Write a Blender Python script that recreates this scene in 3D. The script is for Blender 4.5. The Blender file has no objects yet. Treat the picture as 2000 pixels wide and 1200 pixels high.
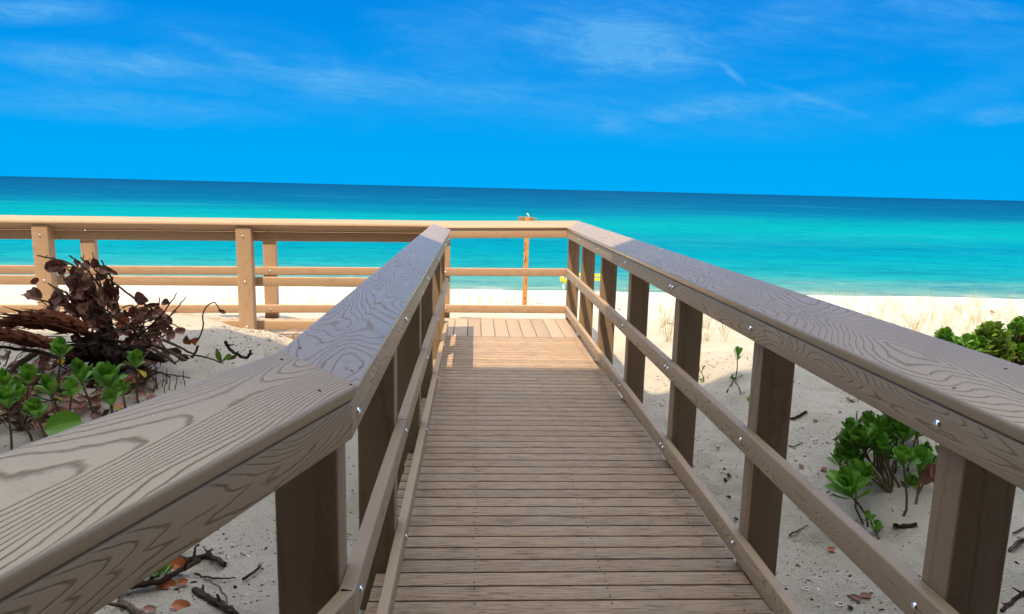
import bpy, math, random
import numpy as np
from mathutils import Vector, Matrix, noise as mnoise
random.seed(7)
D = bpy.data
S = bpy.context.scene
COL = S.collection
R_ = math.radians

# ------------------------------------------------------------------ camera
CAM_H = 1.48
F_PX, YAW, PITCH, ROLL = 1378.63, R_(3.096), R_(9.543), R_(1.391)
cy, sy, cp, sp = math.cos(YAW), math.sin(YAW), math.cos(PITCH), math.sin(PITCH)
FWD = Vector((sy*cp, cy*cp, -sp)); _r = Vector((cy, -sy, 0)); _u = _r.cross(FWD)
RIGHT = _r*math.cos(ROLL) + _u*math.sin(ROLL)
UP = -_r*math.sin(ROLL) + _u*math.cos(ROLL)
CPOS = Vector((0, 0, CAM_H))
cam_d = D.cameras.new('camera'); cam = D.objects.new('camera', cam_d); COL.objects.link(cam)
cam_d.sensor_width = 36; cam_d.lens = F_PX/2000*36
cam_d.clip_start = .05; cam_d.clip_end = 60000
cam.matrix_world = Matrix(((RIGHT.x, UP.x, -FWD.x, 0), (RIGHT.y, UP.y, -FWD.y, 0), (RIGHT.z, UP.z, -FWD.z, CAM_H), (0, 0, 0, 1)))
S.camera = cam
S.render.resolution_x, S.render.resolution_y = 1024, 614

# ------------------------------------------------------------------ sky, sun, exposure
SUN_DIR = Vector((-.23, -.42, 1)).normalized()
SUN_EL = math.asin(SUN_DIR.z)
SUN_AZ = math.atan2(SUN_DIR.x, SUN_DIR.y)          # clockwise from +Y
SKY_STRENGTH = .13
S.view_settings.view_transform = 'Standard'; S.view_settings.look = 'None'
S.view_settings.exposure = 1.3; S.view_settings.gamma = 1
S.view_settings.use_curve_mapping = False
W = D.worlds.new('World'); S.world = W; W.use_nodes = True
wn, wl = W.node_tree.nodes, W.node_tree.links
wn.clear()

class NT:
    """small helper to write node trees"""
    def __init__(s, tree): s.t = tree; s.n = tree.nodes; s.l = tree.links
    def new(s, typ, **kw):
        n = s.n.new(typ)
        for k, v in kw.items(): setattr(n, k, v)
        return n
    def link(s, a, b): s.l.new(a, b)
    def val(s, sock, v):
        if hasattr(v, 'is_linked') or isinstance(v, bpy.types.NodeSocket): s.l.new(v, sock)
        else: sock.default_value = v
    def math(s, op, a, b=0.0, c=0.0, clamp=False):
        n = s.new('ShaderNodeMath', operation=op, use_clamp=clamp)
        s.val(n.inputs[0], a); s.val(n.inputs[1], b); s.val(n.inputs[2], c)
        return n.outputs[0]
    def mix(s, f, a, b, mode='MIX'):
        n = s.new('ShaderNodeMix', data_type='RGBA', blend_type=mode)
        s.val(n.inputs[0], f); s.val(n.inputs[6], a); s.val(n.inputs[7], b)
        return n.outputs[2]
    def noise(s, vec, scale=1, detail=2, rough=.5, dist=0.0):
        n = s.new('ShaderNodeTexNoise')
        s.link(vec, n.inputs['Vector'])
        n.inputs['Scale'].default_value = scale; n.inputs['Detail'].default_value = detail
        n.inputs['Roughness'].default_value = rough; n.inputs['Distortion'].default_value = dist
        return n.outputs['Fac']
    def ramp(s, f, stops, interp='LINEAR'):
        n = s.new('ShaderNodeValToRGB'); n.color_ramp.interpolation = interp
        e = n.color_ramp.elements
        while len(e) < len(stops): e.new(.5)
        for i, (p, c) in enumerate(stops):
            e[i].position = p
            e[i].color = c if len(c) == 4 else (*c, 1)
        s.val(n.inputs[0], f)
        return n.outputs[0]
    def smooth(s, x, a, b):
        n = s.new('ShaderNodeMapRange', interpolation_type='SMOOTHSTEP')
        s.val(n.inputs[0], x); n.inputs[1].default_value = a; n.inputs[2].default_value = b
        return n.outputs[0]
    def comb(s, x, y, z=0.0):
        n = s.new('ShaderNodeCombineXYZ')
        s.val(n.inputs[0], x); s.val(n.inputs[1], y); s.val(n.inputs[2], z)
        return n.outputs[0]
    def sep(s, v):
        n = s.new('ShaderNodeSeparateXYZ'); s.link(v, n.inputs[0]); return n.outputs

def g(v):   # grey
    return (v, v, v, 1)
def srgb(r, gg, b):
    f = lambda c: (c/255/12.92) if c/255 <= .04045 else ((c/255+.055)/1.055)**2.4
    return (f(r), f(gg), f(b), 1)

w = NT(W.node_tree)
tc = w.new('ShaderNodeTexCoord')
sx, sy_, sz = w.sep(tc.outputs['Generated'])
sky = w.new('ShaderNodeTexSky', sky_type='NISHITA', sun_disc=False)
sky.sun_elevation = SUN_EL; sky.sun_rotation = SUN_AZ
sky.altitude = 0; sky.air_density = 1; sky.dust_density = .6; sky.ozone_density = 1.5
# the deep blue western sky over the sea, with an added pale fill elsewhere
el = w.math('MAXIMUM', sz, 0.0)
blue = w.ramp(w.math('MULTIPLY', el, 2.0), [(0, srgb(0, 172, 250)), (.13, srgb(0, 166, 247)), (.33, srgb(0, 149, 238)), (.56, srgb(0, 132, 230)), (1, srgb(6, 108, 212))])
# cirrus patches, each at its own bearing and height in the western sky, broken up by streaky noise
inv = w.math('DIVIDE', 1.0, w.math('MAXIMUM', sy_, .05))
cx_ = w.math('MULTIPLY', sx, inv); cy_ = w.math('MULTIPLY', el, inv)
def sky_tan(px, py):
    d = FWD + RIGHT*((px-1000)/F_PX) - UP*((py-600)/F_PX)
    return d.x/d.y, d.z/d.y
tex1 = w.noise(w.comb(w.math('ADD', w.math('MULTIPLY', cx_, 5.5), w.math('MULTIPLY', cy_, 6.0)), w.math('MULTIPLY', cy_, 26.0), 2.0), 1, 7, .62, .9)
tex2 = w.noise(w.comb(w.math('ADD', w.math('MULTIPLY', cx_, 14.0), w.math('MULTIPLY', cy_, 20.0)), w.math('MULTIPLY', cy_, 48.0), 6.0), 1, 5, .65, 1.4)
tex3 = w.noise(w.comb(w.math('MULTIPLY', cx_, 2.6), w.math('MULTIPLY', cy_, 11.0), 4.4), 1, 5, .6, .6)
veil = w.math('MULTIPLY', w.math('MULTIPLY', w.smooth(tex3, .42, .75), .40), w.smooth(cy_, .045, .13))
# picture point, half width, half height, tilt, density
for px, py, wa, we, rot, amp in ((1205, 85, 175, 62, 6, .8), (1215, 90, 150, 52, 4, .6), (1120, 60, 330, 90, 4, .35), (190, 122, 190, 30, 4, .8), (310, 125, 60, 30, 0, .5), (70, 20, 150, 24, -3, .95), (200, 205, 330, 30, 2, .55), (680, 160, 190, 34, 4, .62),
                              (640, 155, 60, 22, 0, .35), (450, 100, 110, 12, 20, .45), (1400, 210, 190, 22, -7, .6), (1310, 222, 60, 18, 0, .4), (1200, 244, 40, 18, 0, .45), (1432, 145, 34, 7, 36, .8), (1590, 195, 120, 8, 15, .5), (1950, 224, 80, 20, -6, .7),
                              (1900, 185, 130, 34, -14, .35), (1850, 14, 150, 24, 3, .75), (1560, 20, 160, 40, -20, .4), (880, 120, 150, 60, 20, .3), (1000, 200, 700, 60, 2, .16), (1680, 60, 300, 20, -3, .2)):
    a0, e0 = sky_tan(px, py); ca, sa = math.cos(R_(-rot)), math.sin(R_(-rot)); wa, we = wa/F_PX, we/F_PX
    da = w.math('SUBTRACT', cx_, a0); de = w.math('SUBTRACT', cy_, e0)
    u1 = w.math('ADD', w.math('MULTIPLY', da, ca/wa), w.math('MULTIPLY', de, sa/wa))
    v1 = w.math('ADD', w.math('MULTIPLY', da, -sa/we), w.math('MULTIPLY', de, ca/we))
    d2 = w.math('SQRT', w.math('ADD', w.math('MULTIPLY', u1, u1), w.math('MULTIPLY', v1, v1)))
    d2 = w.math('ADD', d2, w.math('MULTIPLY', w.math('SUBTRACT', tex1, .5), 1.15))
    veil = w.math('ADD', veil, w.math('MULTIPLY', w.math('SUBTRACT', 1.0, w.smooth(d2, .1, 1.35)), amp))
veil = w.math('MULTIPLY', veil, w.math('ADD', .40, w.math('MULTIPLY', w.smooth(tex2, .32, .72), .62)))
blue = w.mix(w.math('MULTIPLY', w.math('MINIMUM', veil, 1.0), .62), blue, srgb(108, 188, 244))
GR = w.new('ShaderNodeVectorMath', operation='SCALE'); w.link(blue, GR.inputs[0])
GR.inputs[3].default_value = 1/(SKY_STRENGTH*2**S.view_settings.exposure)
mask = w.math('MULTIPLY', w.smooth(sy_, -.05, .35), w.math('SUBTRACT', 1.0, w.smooth(el, .5, .82)))
# bright white layer overhead and behind, added out of view to fill the shade
vl_ = w.noise(tc.outputs['Generated'], 2.2, 4, .55)
high = w.mix(w.math('ADD', .62, w.math('MULTIPLY', vl_, .3)), sky.outputs[0], (9.5, 9.4, 8.8, 1))
bg = w.new('ShaderNodeBackground'); bg.inputs[1].default_value = SKY_STRENGTH
w.link(w.mix(mask, high, GR.outputs[0]), bg.inputs[0])
wo = w.new('ShaderNodeOutputWorld'); w.link(bg.outputs[0], wo.inputs[0])

sun_d = D.lights.new('sun', 'SUN'); sun_d.energy = 2.95; sun_d.angle = R_(.55); sun_d.color = (1, .765, .49)
sun = D.objects.new('sun', sun_d); COL.objects.link(sun)
sun.rotation_mode = 'QUATERNION'; sun.rotation_quaternion = SUN_DIR.to_track_quat('Z', 'Y')
sun.location = (0, 0, 30)

# ------------------------------------------------------------------ picking points
def ray(x, y):
    return FWD + RIGHT*((x-1000)/F_PX) - UP*((y-600)/F_PX)
def at(x, y, Y):
    d = ray(x, y); return CPOS + d*(Y/d.y)

# ------------------------------------------------------------------ mesh helpers
def tag(o, label=None, cat=None, group=None, kind=None):
    if label: o['label'] = label
    if cat: o['category'] = cat
    if group: o['group'] = group
    if kind: o['kind'] = kind
    return o
def empty(name, loc, label=None, cat=None, group=None):
    o = D.objects.new(name, None); COL.objects.link(o); o.location = loc; o.empty_display_size = .1
    return tag(o, label, cat, group)

class MB:
    def __init__(s): s.v = []; s.f = []; s.uv = []; s.m = []; s.sm = []
    def quad_uv(s, idx, uvs, mi=0, smooth=False):
        s.f.append(idx); s.uv.extend(uvs); s.m.append(mi); s.sm.append(smooth)
    def build(s, name, mats, parent=None, origin=None, angle=35):
        me = D.meshes.new(name)
        o_ = Vector(origin) if origin is not None else (parent.location.copy() if parent is not None and parent.parent is None else Vector((0, 0, 0)))
        if parent is not None and origin is None and parent.parent is not None:
            o_ = parent.parent.location.copy()
        me.from_pydata([tuple(Vector(p)-o_) for p in s.v], [], s.f)
        ul = me.uv_layers.new(name='UVMap')
        ul.data.foreach_set('uv', np.array(s.uv, dtype=np.float32).ravel())
        me.polygons.foreach_set('material_index', s.m)
        for m in (mats if isinstance(mats, (list, tuple)) else [mats]): me.materials.append(m)
        me.polygons.foreach_set('use_smooth', s.sm)
        me.update()
        if angle and any(s.sm): me.set_sharp_from_angle(angle=R_(angle))
        ob = D.objects.new(name, me); COL.objects.link(ob)
        if parent is not None: ob.parent = parent
        else: ob.location = o_
        return ob
    # rounded board swept between two end planes
    def board(s, a, b, wdir, w_, t_, n0=None, n1=None, r=.005, mi=0, seg=3, tdir=None, slope_top=None):
        """axis a->b through the centre of the section; wdir = width direction"""
        a, b = Vector(a), Vector(b); ax = (b-a).normalized()
        wd = (Vector(wdir) - ax*ax.dot(Vector(wdir))).normalized()
        td = ax.cross(wd) if tdir is None else Vector(tdir)
        n0 = ax if n0 is None else Vector(n0).normalized(); n1 = ax if n1 is None else Vector(n1).normalized()
        hw, ht = w_/2, t_/2
        sec = []
        for cxs, cys, a0 in ((hw-r, ht-r, 0), (-hw+r, ht-r, 90), (-hw+r, -ht+r, 180), (hw-r, -ht+r, 270)):
            for k in range(seg+1):
                an = R_(a0+90*k/seg); sec.append((cxs+r*math.cos(an), cys+r*math.sin(an)))
        n = len(sec); base = len(s.v); off = random.uniform(0, 60); offv = 0
        # perimeter coordinate with the middle of the +t face at zero
        per = [0]
        for i in range(1, n+1):
            p, q = sec[i-1], sec[i % n]; per.append(per[-1]+math.hypot(p[0]-q[0], p[1]-q[1]))
        mid = per[seg] + (2*hw-2*r)/2
        vrow = random.choice([0, 7, 13, 29, 41])
        us = []
        for e, (pt, nn) in enumerate(((a, n0), (b, n1))):
            for x, y in sec:
                o = pt + wd*x + td*y
                d = (pt-o).dot(nn)/ax.dot(nn)
                s.v.append(o+ax*d); us.append((o+ax*d-a).dot(ax))
        for i in range(n):
            j = (i+1) % n
            s.quad_uv((base+i, base+n+i, base+n+j, base+j),
                      [(us[i]+off, per[i]-mid+vrow), (us[n+i]+off, per[i]-mid+vrow), (us[n+j]+off, per[i+1]-mid+vrow), (us[j]+off, per[i+1]-mid+vrow)], mi, True)
        s.quad_uv(tuple(base+i for i in range(n)), [(off+sec[i][0], sec[i][1]+vrow) for i in range(n)], mi, False)
        s.quad_uv(tuple(base+n+i for i in reversed(range(n))), [(off+sec[i][0], sec[i][1]+vrow) for i in reversed(range(n))], mi, False)
    def tube(s, pts, rads, n=8, mi=0, wob=0.0, cap=True, twist=0.0):
        pts = [Vector(p) for p in pts]; base = len(s.v); m = len(pts)
        prev = None; off = random.uniform(0, 50); L = 0
        for i, p in enumerate(pts):
            tg = (pts[min(i+1, m-1)]-pts[max(i-1, 0)])
            if tg.length < 1e-9: tg = Vector((0, 0, 1))
            tg.normalize()
            if prev is None:
                ref = Vector((0, 0, 1)) if abs(tg.z) < .9 else Vector((1, 0, 0))
                x = tg.cross(ref).normalized()
            else:
                x = (prev - tg*tg.dot(prev)).normalized()
            prev = x; y = tg.cross(x)
            for k in range(n):
                an = 2*math.pi*k/n + twist*i
                rr = rads[i]*(1+wob*random.uniform(-1, 1))
                s.v.append(p + (x*math.cos(an)+y*math.sin(an))*rr)
        for i in range(m-1):
            dl = (pts[i+1]-pts[i]).length
            for k in range(n):
                k2 = (k+1) % n
                s.quad_uv((base+i*n+k, base+i*n+k2, base+(i+1)*n+k2, base+(i+1)*n+k),
                          [(off+L, k/n), (off+L, (k+1)/n), (off+L+dl, (k+1)/n), (off+L+dl, k/n)], mi, True)
            L += dl
        if cap:
            s.quad_uv(tuple(base+k for k in reversed(range(n))), [(off, .5)]*n, mi, False)
            s.quad_uv(tuple(base+(m-1)*n+k for k in range(n)), [(off, .5)]*n, mi, False)
    def leaf(s, base, dr, up, L, Wd, curl=.3, fold=.15, shape='obovate', mi=0, crumple=0.0, nu=8, nv=4):
        base, dr, up = Vector(base), Vector(dr).normalized(), Vector(up)
        sd = dr.cross(up)
        if sd.length < 1e-4: sd = dr.cross(Vector((1, .2, .1)))
        sd.normalize(); up = sd.cross(dr).normalized()
        b0 = len(s.v); ang = 0; p = base.copy(); d = dr.copy()
        seed = random.uniform(0, 90)
        for i in range(nu+1):
            t = i/nu
            if shape == 'obovate': wd = (.16+.90*min(1, t/.7)**1.2)*math.sqrt(max(.05, 1-max(0, (t-.70)/.31)**2))
            elif shape == 'round': wd = math.sqrt(max(.02, 1-(2*t-1)**2))*1.0+.02
            elif shape == 'lance': wd = math.sin(math.pi*min(.97, .06+.94*t))**.8+.03
            else: wd = 1
            un = (-d).cross(sd) * -1
            nrm = sd.cross(d).normalized()
            for j in range(nv+1):
                q = 2*j/nv-1
                pt = p + sd*(q*wd*Wd/2) + nrm*(abs(q)**1.4*wd*Wd*fold)
                if crumple:
                    pt += Vector(mnoise.noise_vector((pt*28)+Vector((seed, seed, 0))))*crumple*Wd
                s.v.append(pt)
            rot = Matrix.Rotation(-curl/nu, 3, sd)
            p = p + d*(L/nu); d = rot @ d
        for i in range(nu):
            for j in range(nv):
                a_ = b0+i*(nv+1)+j
                s.quad_uv((a_, a_+1, a_+nv+2, a_+nv+1), [(j/nv, i/nu), ((j+1)/nv, i/nu), ((j+1)/nv, (i+1)/nu), (j/nv, (i+1)/nu)], mi, True)
    def dome(s, c, nrm, r, h, n=10, rings=3, mi=0):
        c, nrm = Vector(c), Vector(nrm).normalized()
        x = nrm.cross(Vector((0, 0, 1)) if abs(nrm.z) < .9 else Vector((1, 0, 0))).normalized(); y = nrm.cross(x)
        b0 = len(s.v)
        for i in range(rings):
            a_ = math.pi/2*i/rings
            for k in range(n):
                an = 2*math.pi*k/n
                s.v.append(c+(x*math.cos(an)+y*math.sin(an))*r*math.cos(a_)+nrm*h*math.sin(a_))
        s.v.append(c+nrm*h)
        for i in range(rings-1):
            for k in range(n):
                k2 = (k+1) % n
                s.quad_uv((b0+i*n+k, b0+i*n+k2, b0+(i+1)*n+k2, b0+(i+1)*n+k), [(0, 0)]*4, mi, True)
        for k in range(n):
            s.quad_uv((b0+(rings-1)*n+k, b0+(rings-1)*n+(k+1) % n, b0+rings*n), [(0, 0)]*3, mi, True)
    def box(s, lo, hi, mi=0):
        x0, y0, z0 = lo; x1, y1, z1 = hi
        s.board(((x0+x1)/2, (y0+y1)/2, z0), ((x0+x1)/2, (y0+y1)/2, z1), (1, 0, 0), x1-x0, y1-y0, r=min(.004, (x1-x0)/4, (y1-y0)/4), mi=mi, seg=1)

# ------------------------------------------------------------------ materials
def material(name):
    m = D.materials.new(name); m.use_nodes = True
    t = NT(m.node_tree); t.n.clear()
    out = t.new('ShaderNodeOutputMaterial'); b = t.new('ShaderNodeBsdfPrincipled')
    t.link(b.outputs[0], out.inputs[0])
    return m, t, b
def bump(t, b, h, strength, dist):
    n = t.new('ShaderNodeBump'); n.inputs['Strength'].default_value = strength; n.inputs['Distance'].default_value = dist
    t.val(n.inputs['Height'], h); t.link(n.outputs[0], b.inputs['Normal'])

def wood(name, light, dark, lines=.8, face=.2, freq=9.0, along=1.7, across=8.0, edge=26.0, rough=.5, bmp=.5, streak=.2, spec=.5, stain=.3):
    m, t, b = material(name)
    uv = t.new('ShaderNodeUVMap'); uv.uv_map = 'UVMap'
    u, v, _ = t.sep(uv.outputs[0])
    vl = t.math('SUBTRACT', v, t.math('ROUND', v))
    warp = t.noise(t.comb(t.math('MULTIPLY', u, 22), t.math('MULTIPLY', v, 60)), 1, 2, .5)
    n1 = t.noise(t.comb(t.math('MULTIPLY', u, along), t.math('MULTIPLY', v, across), 2.2), 1, .8, .35)
    r = t.math('ADD', t.math('MULTIPLY', n1, freq*1.9), t.math('MULTIPLY', t.math('ABSOLUTE', vl), edge))
    r = t.math('ADD', r, t.math('MULTIPLY', warp, .5))
    fr = t.math('MULTIPLY', t.math('ABSOLUTE', t.math('SUBTRACT', t.math('FRACT', r), .5)), 2.0)
    ln = t.math('SUBTRACT', 1.0, t.smooth(fr, .0, .36))
    fine = t.noise(t.comb(t.math('MULTIPLY', u, 14), t.math('MULTIPLY', v, 420)), 1, 3, .6)
    slow = t.noise(t.comb(t.math('MULTIPLY', u, 2.6), t.math('MULTIPLY', v, 5), 5), 1, 3, .55)
    brk = t.smooth(t.math('ADD', t.math('MULTIPLY', fine, .7), t.math('MULTIPLY', slow, .6)), .42, .72)
    ln = t.math('MULTIPLY', ln, t.math('ADD', .45, t.math('MULTIPLY', brk, .55)))
    ln = t.math('MULTIPLY', ln, t.math('SUBTRACT', 1.0, t.smooth(t.math('ABSOLUTE', vl), face-.006, face+.004)))
    c = t.mix(t.math('MULTIPLY', ln, lines), light, dark)
    tcx = t.new('ShaderNodeTexCoord')
    blot = t.noise(tcx.outputs['Object'], 5.5, 5, .68); grit = t.noise(tcx.outputs['Object'], 160, 2, .6)
    c = t.mix(t.math('MULTIPLY', t.smooth(blot, .54, .74), stain), c, tuple(x*.5 for x in light[:3])+(1,))
    c = t.mix(t.math('MULTIPLY', t.smooth(grit, .60, .74), stain*1.2), c, tuple(x*.45 for x in light[:3])+(1,))
    tone = t.math('ADD', 1-streak, t.math('ADD', t.math('MULTIPLY', fine, streak), t.math('MULTIPLY', slow, streak)))
    mul = t.new('ShaderNodeVectorMath', operation='SCALE'); t.link(c, mul.inputs[0]); t.link(tone, mul.inputs[3])
    t.link(mul.outputs[0], b.inputs['Base Color'])
    t.val(b.inputs['Roughness'], t.math('ADD', rough, t.math('MULTIPLY', ln, .2)))
    t.val(b.inputs['Specular IOR Level'], t.math('MULTIPLY', t.math('SUBTRACT', 1.0, t.math('MULTIPLY', ln, .85)), spec))
    bump(t, b, t.math('SUBTRACT', t.math('MULTIPLY', fine, .22), ln), bmp, .003)
    return m

M_CAP = wood('embossed composite cap', (.365, .287, .198, 1), (.145, .108, .072, 1), .74, face=.086, freq=19, rough=.27, bmp=.42, across=7.5, along=1.1, edge=60, spec=.7)
M_RAIL = wood('embossed composite rail', (.325, .242, .162, 1), (.15, .108, .07, 1), .75, face=.040, freq=17, along=1.5, across=10, edge=75, rough=.45, bmp=.45)
M_POST = wood('smooth brown post', (.245, .17, .108, 1), (.215, .148, .095, 1), .25, freq=3, along=.5, across=6, edge=4, rough=.6, bmp=.10, streak=.2, stain=.45)
M_SUNLIT = wood('sunlit tone brushed rail', (.42, .292, .197, 1), (.33, .222, .145, 1), .5, freq=7, along=1.0, across=10, edge=40, rough=.55, bmp=.15, streak=.08)  # brushed rail wood, lightened to carry the sun's brightness in its colour

M_PEACH = wood('peach cap toned for sun', (.335, .235, .165, 1), (.27, .185, .125, 1), .45, freq=9, along=.9, across=10, edge=45, rough=.55, bmp=.15, streak=.1, stain=.15)  # cap copy toned down from the rails because its tilted top takes full sun

def decking(name, light, dark, amount=1.0):
    m, t, b = material(name)
    uv = t.new('ShaderNodeUVMap'); uv.uv_map = 'UVMap'
    u, v, _ = t.sep(uv.outputs[0])
    st = t.noise(t.comb(t.math('MULTIPLY', u, 7), t.math('MULTIPLY', v, 190)), 1, 4, .62, .3)
    st2 = t.noise(t.comb(t.math('MULTIPLY', u, 26), t.math('MULTIPLY', v, 330), 4), 1, 2, .6)
    slow = t.noise(t.comb(t.math('MULTIPLY', u, 2.2), t.math('MULTIPLY', v, 9), 3), 1, 3, .6)
    d = t.math('MULTIPLY', t.smooth(t.math('ADD', t.math('MULTIPLY', st, .75), t.math('MULTIPLY', st2, .3)), .50, .66), amount)
    c = t.mix(d, light, dark)
    grey = t.mix(t.math('MULTIPLY', t.smooth(slow, .42, .68), .45), c, (.28, .24, .195, 1))
    # weathering along the edges: footfall leaves the middle warm
    perb = t.noise(t.comb(t.math('MULTIPLY', u, .02), t.math('MULTIPLY', v, .9), 8), 1, 0)
    tone = t.math('ADD', .72, t.math('MULTIPLY', perb, .56))
    mul = t.new('ShaderNodeVectorMath', operation='SCALE'); t.link(grey, mul.inputs[0]); t.link(tone, mul.inputs[3])
    t.link(mul.outputs[0], b.inputs['Base Color'])
    b.inputs['Roughness'].default_value = .62; b.inputs['Specular IOR Level'].default_value = .3
    bump(t, b, t.math('SUBTRACT', 0.0, d), .5, .0025)
    return m
M_DECK = decking('weathered deck plank', (.355, .258, .18, 1), (.10, .068, .044, 1), 1.0)
M_LAND = decking('smooth landing plank', (.36, .28, .215, 1), (.25, .185, .135, 1), .5)

def plain(name, col, rough=.6, var=.25, scale=30, metal=0.0, bmp=.0, spec=.5, dark=None):
    m, t, b = material(name)
    tcx = t.new('ShaderNodeTexCoord')
    n = t.noise(tcx.outputs['Object'], scale, 4, .6)
    c = t.mix(t.smooth(n, .3, .7), tuple(x*(1-var) for x in col[:3])+(1,) if dark is None else dark, tuple(min(1, x*(1+var)) for x in col[:3])+(1,))
    t.link(c, b.inputs['Base Color']); b.inputs['Roughness'].default_value = rough
    b.inputs['Metallic'].default_value = metal; b.inputs['Specular IOR Level'].default_value = spec
    if bmp: bump(t, b, n, bmp, .01)
    return m
M_STEEL = plain('galvanised steel', (.62, .62, .62), .22, .12, 60, 1.0)
M_HOLE = plain('dark screw hole', (.03, .025, .02), .8, .2)

def leafmat(name, c1, c2, vein, rough=.35, trans=.0):
    m, t, b = material(name)
    uv = t.new('ShaderNodeUVMap'); uv.uv_map = 'UVMap'
    u, v, _ = t.sep(uv.outputs[0])
    geo = t.new('ShaderNodeNewGeometry')
    rnd = geo.outputs['Random Per Island']
    tcx = t.new('ShaderNodeTexCoord')
    n = t.noise(tcx.outputs['Object'], 35, 3, .6)
    c = t.mix(t.math('ADD', t.math('MULTIPLY', rnd, .75), t.math('MULTIPLY', n, .3)), c1, c2)
    mid = t.math('SUBTRACT', 1.0, t.smooth(t.math('ABSOLUTE', t.math('SUBTRACT', u, .5)), .01, .055))
    c = t.mix(t.math('MULTIPLY', mid, .6), c, vein)
    t.link(c, b.inputs['Base Color']); b.inputs['Roughness'].default_value = rough
    b.inputs['Specular IOR Level'].default_value = .45
    if trans:
        tr = t.new('ShaderNodeBsdfTranslucent'); t.link(c, tr.inputs[0])
        mx = t.new('ShaderNodeMixShader'); mx.inputs[0].default_value = trans
        t.link(b.outputs[0], mx.inputs[1]); t.link(tr.outputs[0], mx.inputs[2])
        out = [x for x in t.n if x.type == 'OUTPUT_MATERIAL'][0]
        t.link(mx.outputs[0], out.inputs[0])
    bump(t, b, n, .15, .004)
    return m
M_GREEN = leafmat('glossy green leaf', (.055, .16, .010, 1), (.14, .34, .028, 1), (.2, .4, .07, 1), .4, .3)
M_DKGREEN = leafmat('dark green leaf', (.04, .125, .008, 1), (.115, .29, .02, 1), (.15, .33, .05, 1), .42, .28)
M_OLIVE = leafmat('olive green leaf', (.04, .115, .008, 1), (.14, .25, .018, 1), (.22, .28, .05, 1), .4, .2)
M_YELLOW = leafmat('yellow leaf', (.55, .38, .015, 1), (.65, .5, .03, 1), (.6, .45, .06, 1), .45, .25)
M_DEAD = leafmat('dry brown leaf', (.075, .026, .017, 1), (.24, .095, .065, 1), (.2, .1, .07, 1), .6, .1)
M_DEADPINK = leafmat('dry pinkish leaf', (.22, .095, .065, 1), (.33, .16, .11, 1), (.36, .2, .14, 1), .65, .1)
M_ORANGE = leafmat('orange dead leaf', (.3, .075, .025, 1), (.42, .13, .045, 1), (.45, .18, .08, 1), .55, .15)
M_GRASS = leafmat('pale green grass blade', (.22, .25, .09, 1), (.42, .40, .19, 1), (.4, .4, .2, 1), .55, .25)
M_STRAW = leafmat('straw grass blade', (.5, .36, .15, 1), (.6, .46, .22, 1), (.6, .5, .28, 1), .6, .25)

def bark(name, c1, c2, c3, su=9, sv=10, rough=.85, bmp=.9):
    m, t, b = material(name)
    uv = t.new('ShaderNodeUVMap'); uv.uv_map = 'UVMap'
    u, v, _ = t.sep(uv.outputs[0])
    n = t.noise(t.comb(t.math('MULTIPLY', u, su), t.math('MULTIPLY', v, sv)), 1, 5, .65, .6)
    n2 = t.noise(t.comb(t.math('MULTIPLY', u, su*2.5), t.math('MULTIPLY', v, sv*3), 4), 1, 3, .6)
    c = t.mix(t.smooth(n, .35, .65), c1, c2); c = t.mix(t.smooth(n2, .55, .75), c, c3)
    t.link(c, b.inputs['Base Color']); b.inputs['Roughness'].default_value = rough
    b.inputs['Specular IOR Level'].default_value = .2
    bump(t, b, t.math('ADD', n, t.math('MULTIPLY', n2, .5)), bmp, .012)
    return m
M_LOG = bark('rotting red log', (.045, .014, .008, 1), (.2, .065, .032, 1), (.28, .12, .07, 1), 14, 16)
M_STUMP = bark('black rotten stump', (.012, .008, .007, 1), (.035, .02, .015, 1), (.07, .045, .035, 1))
M_TWIG = bark('grey brown twig', (.07, .048, .036, 1), (.16, .115, .09, 1), (.24, .19, .155, 1), 20, 5)
M_DKTWIG = bark('dark twig', (.022, .014, .011, 1), (.06, .038, .028, 1), (.1, .07, .055, 1), 20, 5)
M_STEM = bark('green brown stem', (.10, .075, .04, 1), (.17, .13, .07, 1), (.14, .16, .06, 1), 30, 5)
M_SHELL = plain('white shell', (.75, .72, .66), .4, .12)

# ------------------------------------------------------------------ terrain
CTRL = [(1.2, -1, -.3), (1.2, 2, -.3), (1.3, 4, -.3), (1.47, 5.86, -.28), (2.0, 5.8, -.17), (2.37, 5.75, -.01), (3.2, 5.5, .06), (4.5, 5.5, .0),
        (6.5, 5, -.05), (2.2, 3.1, -.17), (3, 2, .0), (3.1, 3.5, .04), (4.5, 3, .2), (1.5, 8, -.25), (2.5, 8.5, -.2), (4, 8, -.25), (6, 8, -.3), (9, 8, -.3),
        (0, 8.6, -.15), (1, 10, -.36), (-2, 8.8, -.18), (-5, 8.6, -.12), (-9, 8.6, -.1),
        (-.42, 2.59, -.186), (-.5, .5, -.25), (-1.3, 3, -.2), (-1.2, 4.2, -.02), (-1.97, 5.6, .31), (-1.55, 5.66, .19), (-2.3, 5.62, .27), (-1.0, 5.7, -.02),
        (-.5, 5.7, -.2), (-2.3, 6.8, .1), (-2.7, 6.75, .2), (-4.1, 6.6, .24), (-2.05, 6.85, .03), (-1.7, 6.9, -.12), (-1, 6.9, -.2), (-3, 5, .2), (-4.5, 5, .28),
        (-7, 5, .3), (-3, 3.5, .0), (-3, 1, -.2), (-5, 2, .1), (0, 3, -.3), (0, 5, -.3), (.4, 0, -.3), (-3, -2, -.2), (4, -2, 0),
        (-9, 0, 0), (9, 0, .2), (-6, 7, .22)]
for yy, zz in ((12, -.62), (16, -1.06), (20, -1.46), (22, -1.66), (27, -2.2)):
    for xx in (-14, -7, -2, 2, 7, 14): CTRL.append((xx, yy, zz))
P_ = np.array(CTRL)
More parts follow.
